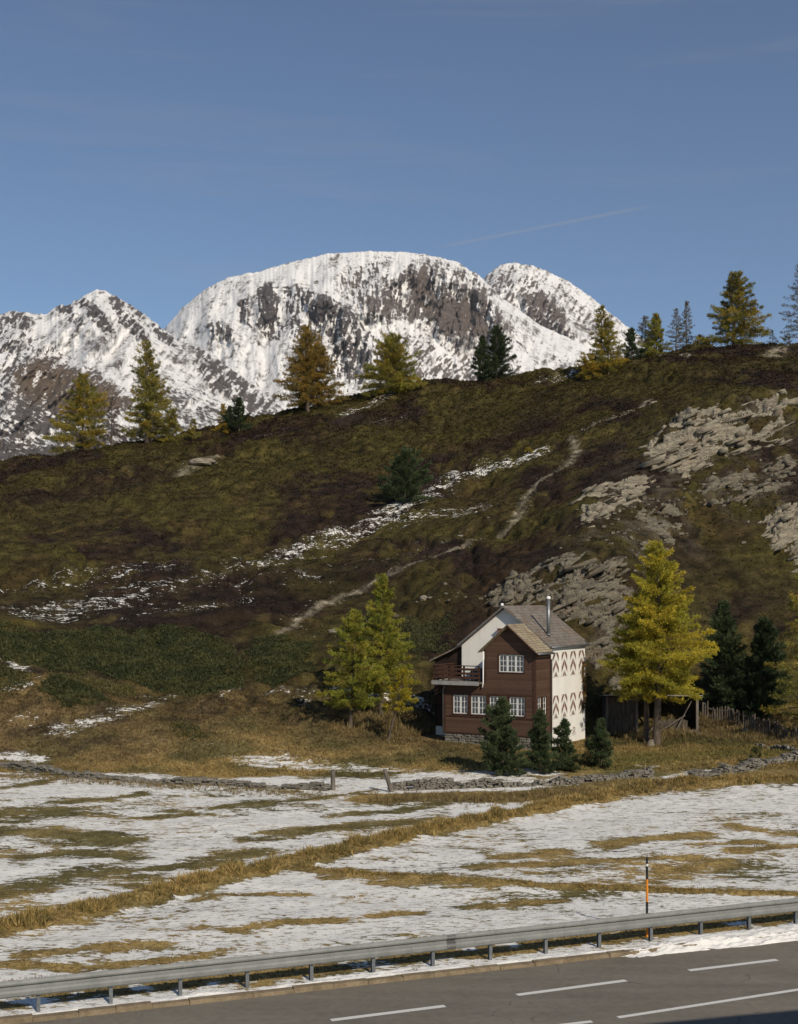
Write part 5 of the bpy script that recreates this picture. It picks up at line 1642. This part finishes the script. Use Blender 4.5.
# ----------------------------------------------------------------------------- light, sky, camera
AZ, EL = 28.0, 34.0           # sun: degrees to the right of straight behind the camera, elevation
sd = Vector((math.sin(R(AZ))*math.cos(R(EL)), -math.cos(R(AZ))*math.cos(R(EL)), math.sin(R(EL))))
sun = bpy.data.lights.new('sun', 'SUN'); sun.energy = 4.0; sun.angle = R(.53); sun.color = (1.0, .895, .73)
so = bpy.data.objects.new('sun', sun); COL.objects.link(so)
so.rotation_euler = sd.to_track_quat('Z', 'Y').to_euler(); so.location = (60, -60, 80)

wd = bpy.data.worlds.new('World'); SC.world = wd; wd.use_nodes = True
nt = wd.node_tree; nt.nodes.clear()
out = nt.nodes.new('ShaderNodeOutputWorld'); bg = nt.nodes.new('ShaderNodeBackground')
sky = nt.nodes.new('ShaderNodeTexSky'); sky.sky_type = 'NISHITA'; sky.sun_disc = False
sky.sun_elevation = R(EL); sky.sun_rotation = math.atan2(sd.x, sd.y)
sky.altitude = 2000; sky.air_density = 1.0; sky.dust_density = .6; sky.ozone_density = 2.4
bg.inputs[1].default_value = .086
# thin cirrus and one old contrail, very faint
class _W(NT):
    def __init__(s, tree): s.t = tree
w_ = _W(nt)
vec = w_.coords((1.4, 1.4, 16), (0, R(3), R(20)), 'Generated')
ci = w_.remap(w_.noise(vec, 2.2, 6, .6, .4), .52, .80, 0, .20, True)
d1 = Vector((51/F, 1, 355/F)).normalized(); d2 = Vector((241/F, 1, 392/F)).normalized()
nn = d1.cross(d2).normalized(); ax = (d2-d1).normalized(); mid = (d1+d2)/2; half = (d2-d1).length*.62
tc = w_.n('ShaderNodeTexCoord')
def dotv(v, c):
    nd = w_.n('ShaderNodeVectorMath', operation='DOT_PRODUCT'); w_.l(v, nd.inputs[0]); nd.inputs[1].default_value = c
    return nd.outputs['Value']
off = w_.math('ABSOLUTE', dotv(tc.outputs['Generated'], nn))
pos = w_.math('ABSOLUTE', w_.math('SUBTRACT', dotv(tc.outputs['Generated'], ax), mid.dot(ax)))
trail = w_.math('MULTIPLY', w_.remap(off, .0004, .0016, .28, 0, True), w_.remap(pos, half*.7, half, 1, 0, True))
fy_ = w_.remap(dotv(tc.outputs['Generated'], (0, 1, 0)), 0, .3, 0, 1)
amt = w_.math('MULTIPLY', w_.math('ADD', ci, trail), fy_)
skc = w_.mix(amt, sky.outputs[0], (3.6, 3.7, 4.0))
nt.links.new(skc, bg.inputs[0]); nt.links.new(bg.outputs[0], out.inputs[0])

cam = bpy.data.cameras.new('camera'); co = bpy.data.objects.new('camera', cam); COL.objects.link(co)
co.location = (0, 0, HC); co.rotation_euler = (R(90), 0, 0)
cam.sensor_fit = 'AUTO'; cam.sensor_width = 36; cam.lens = F/1024*36
cam.shift_y = 88/1024
cam.clip_start = .5; cam.clip_end = 30000
SC.camera = co

SC.view_settings.view_transform = 'Standard'; SC.view_settings.look = 'None'
SC.view_settings.exposure = 0.06; SC.view_settings.gamma = 1; SC.view_settings.use_curve_mapping = False
SC.cycles.use_denoising = True
try:
    SC.cycles.denoiser = 'OPENIMAGEDENOISE'; SC.cycles.denoising_input_passes = 'RGB_ALBEDO_NORMAL'
except Exception: pass
SC.cycles.max_bounces = 6; SC.cycles.diffuse_bounces = 3; SC.cycles.transparent_max_bounces = 8
# unseen building added beyond the right edge so its eave shades the near lane
rb = empty('unseen_shade_building', (11.6, 21.4, 0), math.atan(.27))
tag(rb, 'pale rendered building, unseen, added right of the viewer to shade the road', 'building')
b = MB()
hol = [(x, x+1.1, z, z+1.4) for x in np.arange(1.5, 24, 2.9) for z in (1.0, 3.9, 6.6)]
wall_holes(b, 0, 26, -.2, 8.6, hol, 'x', 0.0, 1)
b.quad((0, 0, -.2), (0, -10, -.2), (0, -10, 8.6), (0, 0, 8.6)); b.quad((26, 0, -.2), (26, -10, -.2), (26, -10, 8.6), (26, 0, 8.6)); b.quad((0, -10, -.2), (26, -10, -.2), (26, -10, 8.6), (0, -10, 8.6))
b.build('wall', M['plaster'], rb)
b = MB(); b.hexa([(-.5,-10.5,8.62),(26.5,-10.5,8.62),(26.5,.6,8.62),(-.5,.6,8.62),(-.5,-10.5,8.75),(26.5,-10.5,8.75),(26.5,.6,8.75),(-.5,.6,8.75)])
b.build('eave', M['old_wood'], rb)
b = MB(); b.poly([(-.5,.6,8.76),(26.5,.6,8.76),(26.5,-4.95,10.4),(-.5,-4.95,10.4)]); b.poly([(-.5,-10.5,8.76),(26.5,-10.5,8.76),(26.5,-4.95,10.4),(-.5,-4.95,10.4)])
b.poly([(-.5,.6,8.76),(-.5,-10.5,8.76),(-.5,-4.95,10.4)]); b.poly([(26.5,.6,8.76),(26.5,-10.5,8.76),(26.5,-4.95,10.4)])
b.build('roof', M['tin'], rb)
for q in hol:
    b = MB(); b.box(q[0]+.01, q[1]-.01, -.12, -.10, q[2]+.01, q[3]-.01); w_ = b.build('window', M['black'], rb)
    b = MB(); b.box(q[0]+.02, q[0]+.09, -.097, -.05, q[2]+.02, q[3]-.02); b.box(q[1]-.09, q[1]-.02, -.097, -.05, q[2]+.02, q[3]-.02); b.box(q[0]+.51, q[0]+.59, -.097, -.055, q[2]+.02, q[3]-.02)
    b.build('frame', M['white_paint'], w_)

# thin air between here and the mountains
def haze():
    m = mat('haze'); t = NT(m)
    pv = t.n('ShaderNodeVolumePrincipled')
    pv.inputs['Color'].default_value = (.80, .86, .95, 1); pv.inputs['Density'].default_value = 1.6e-5; pv.inputs['Anisotropy'].default_value = .2
    t.l(pv.outputs[0], t.out.inputs['Volume'])
    b = MB(); b.box(-6500, 6500, -1200, 8600, -900, 2600)
    o = b.build('haze', m)
    tag(o, 'thin blue air between the hill and the snowy mountains', 'haze', kind='stuff')
haze()
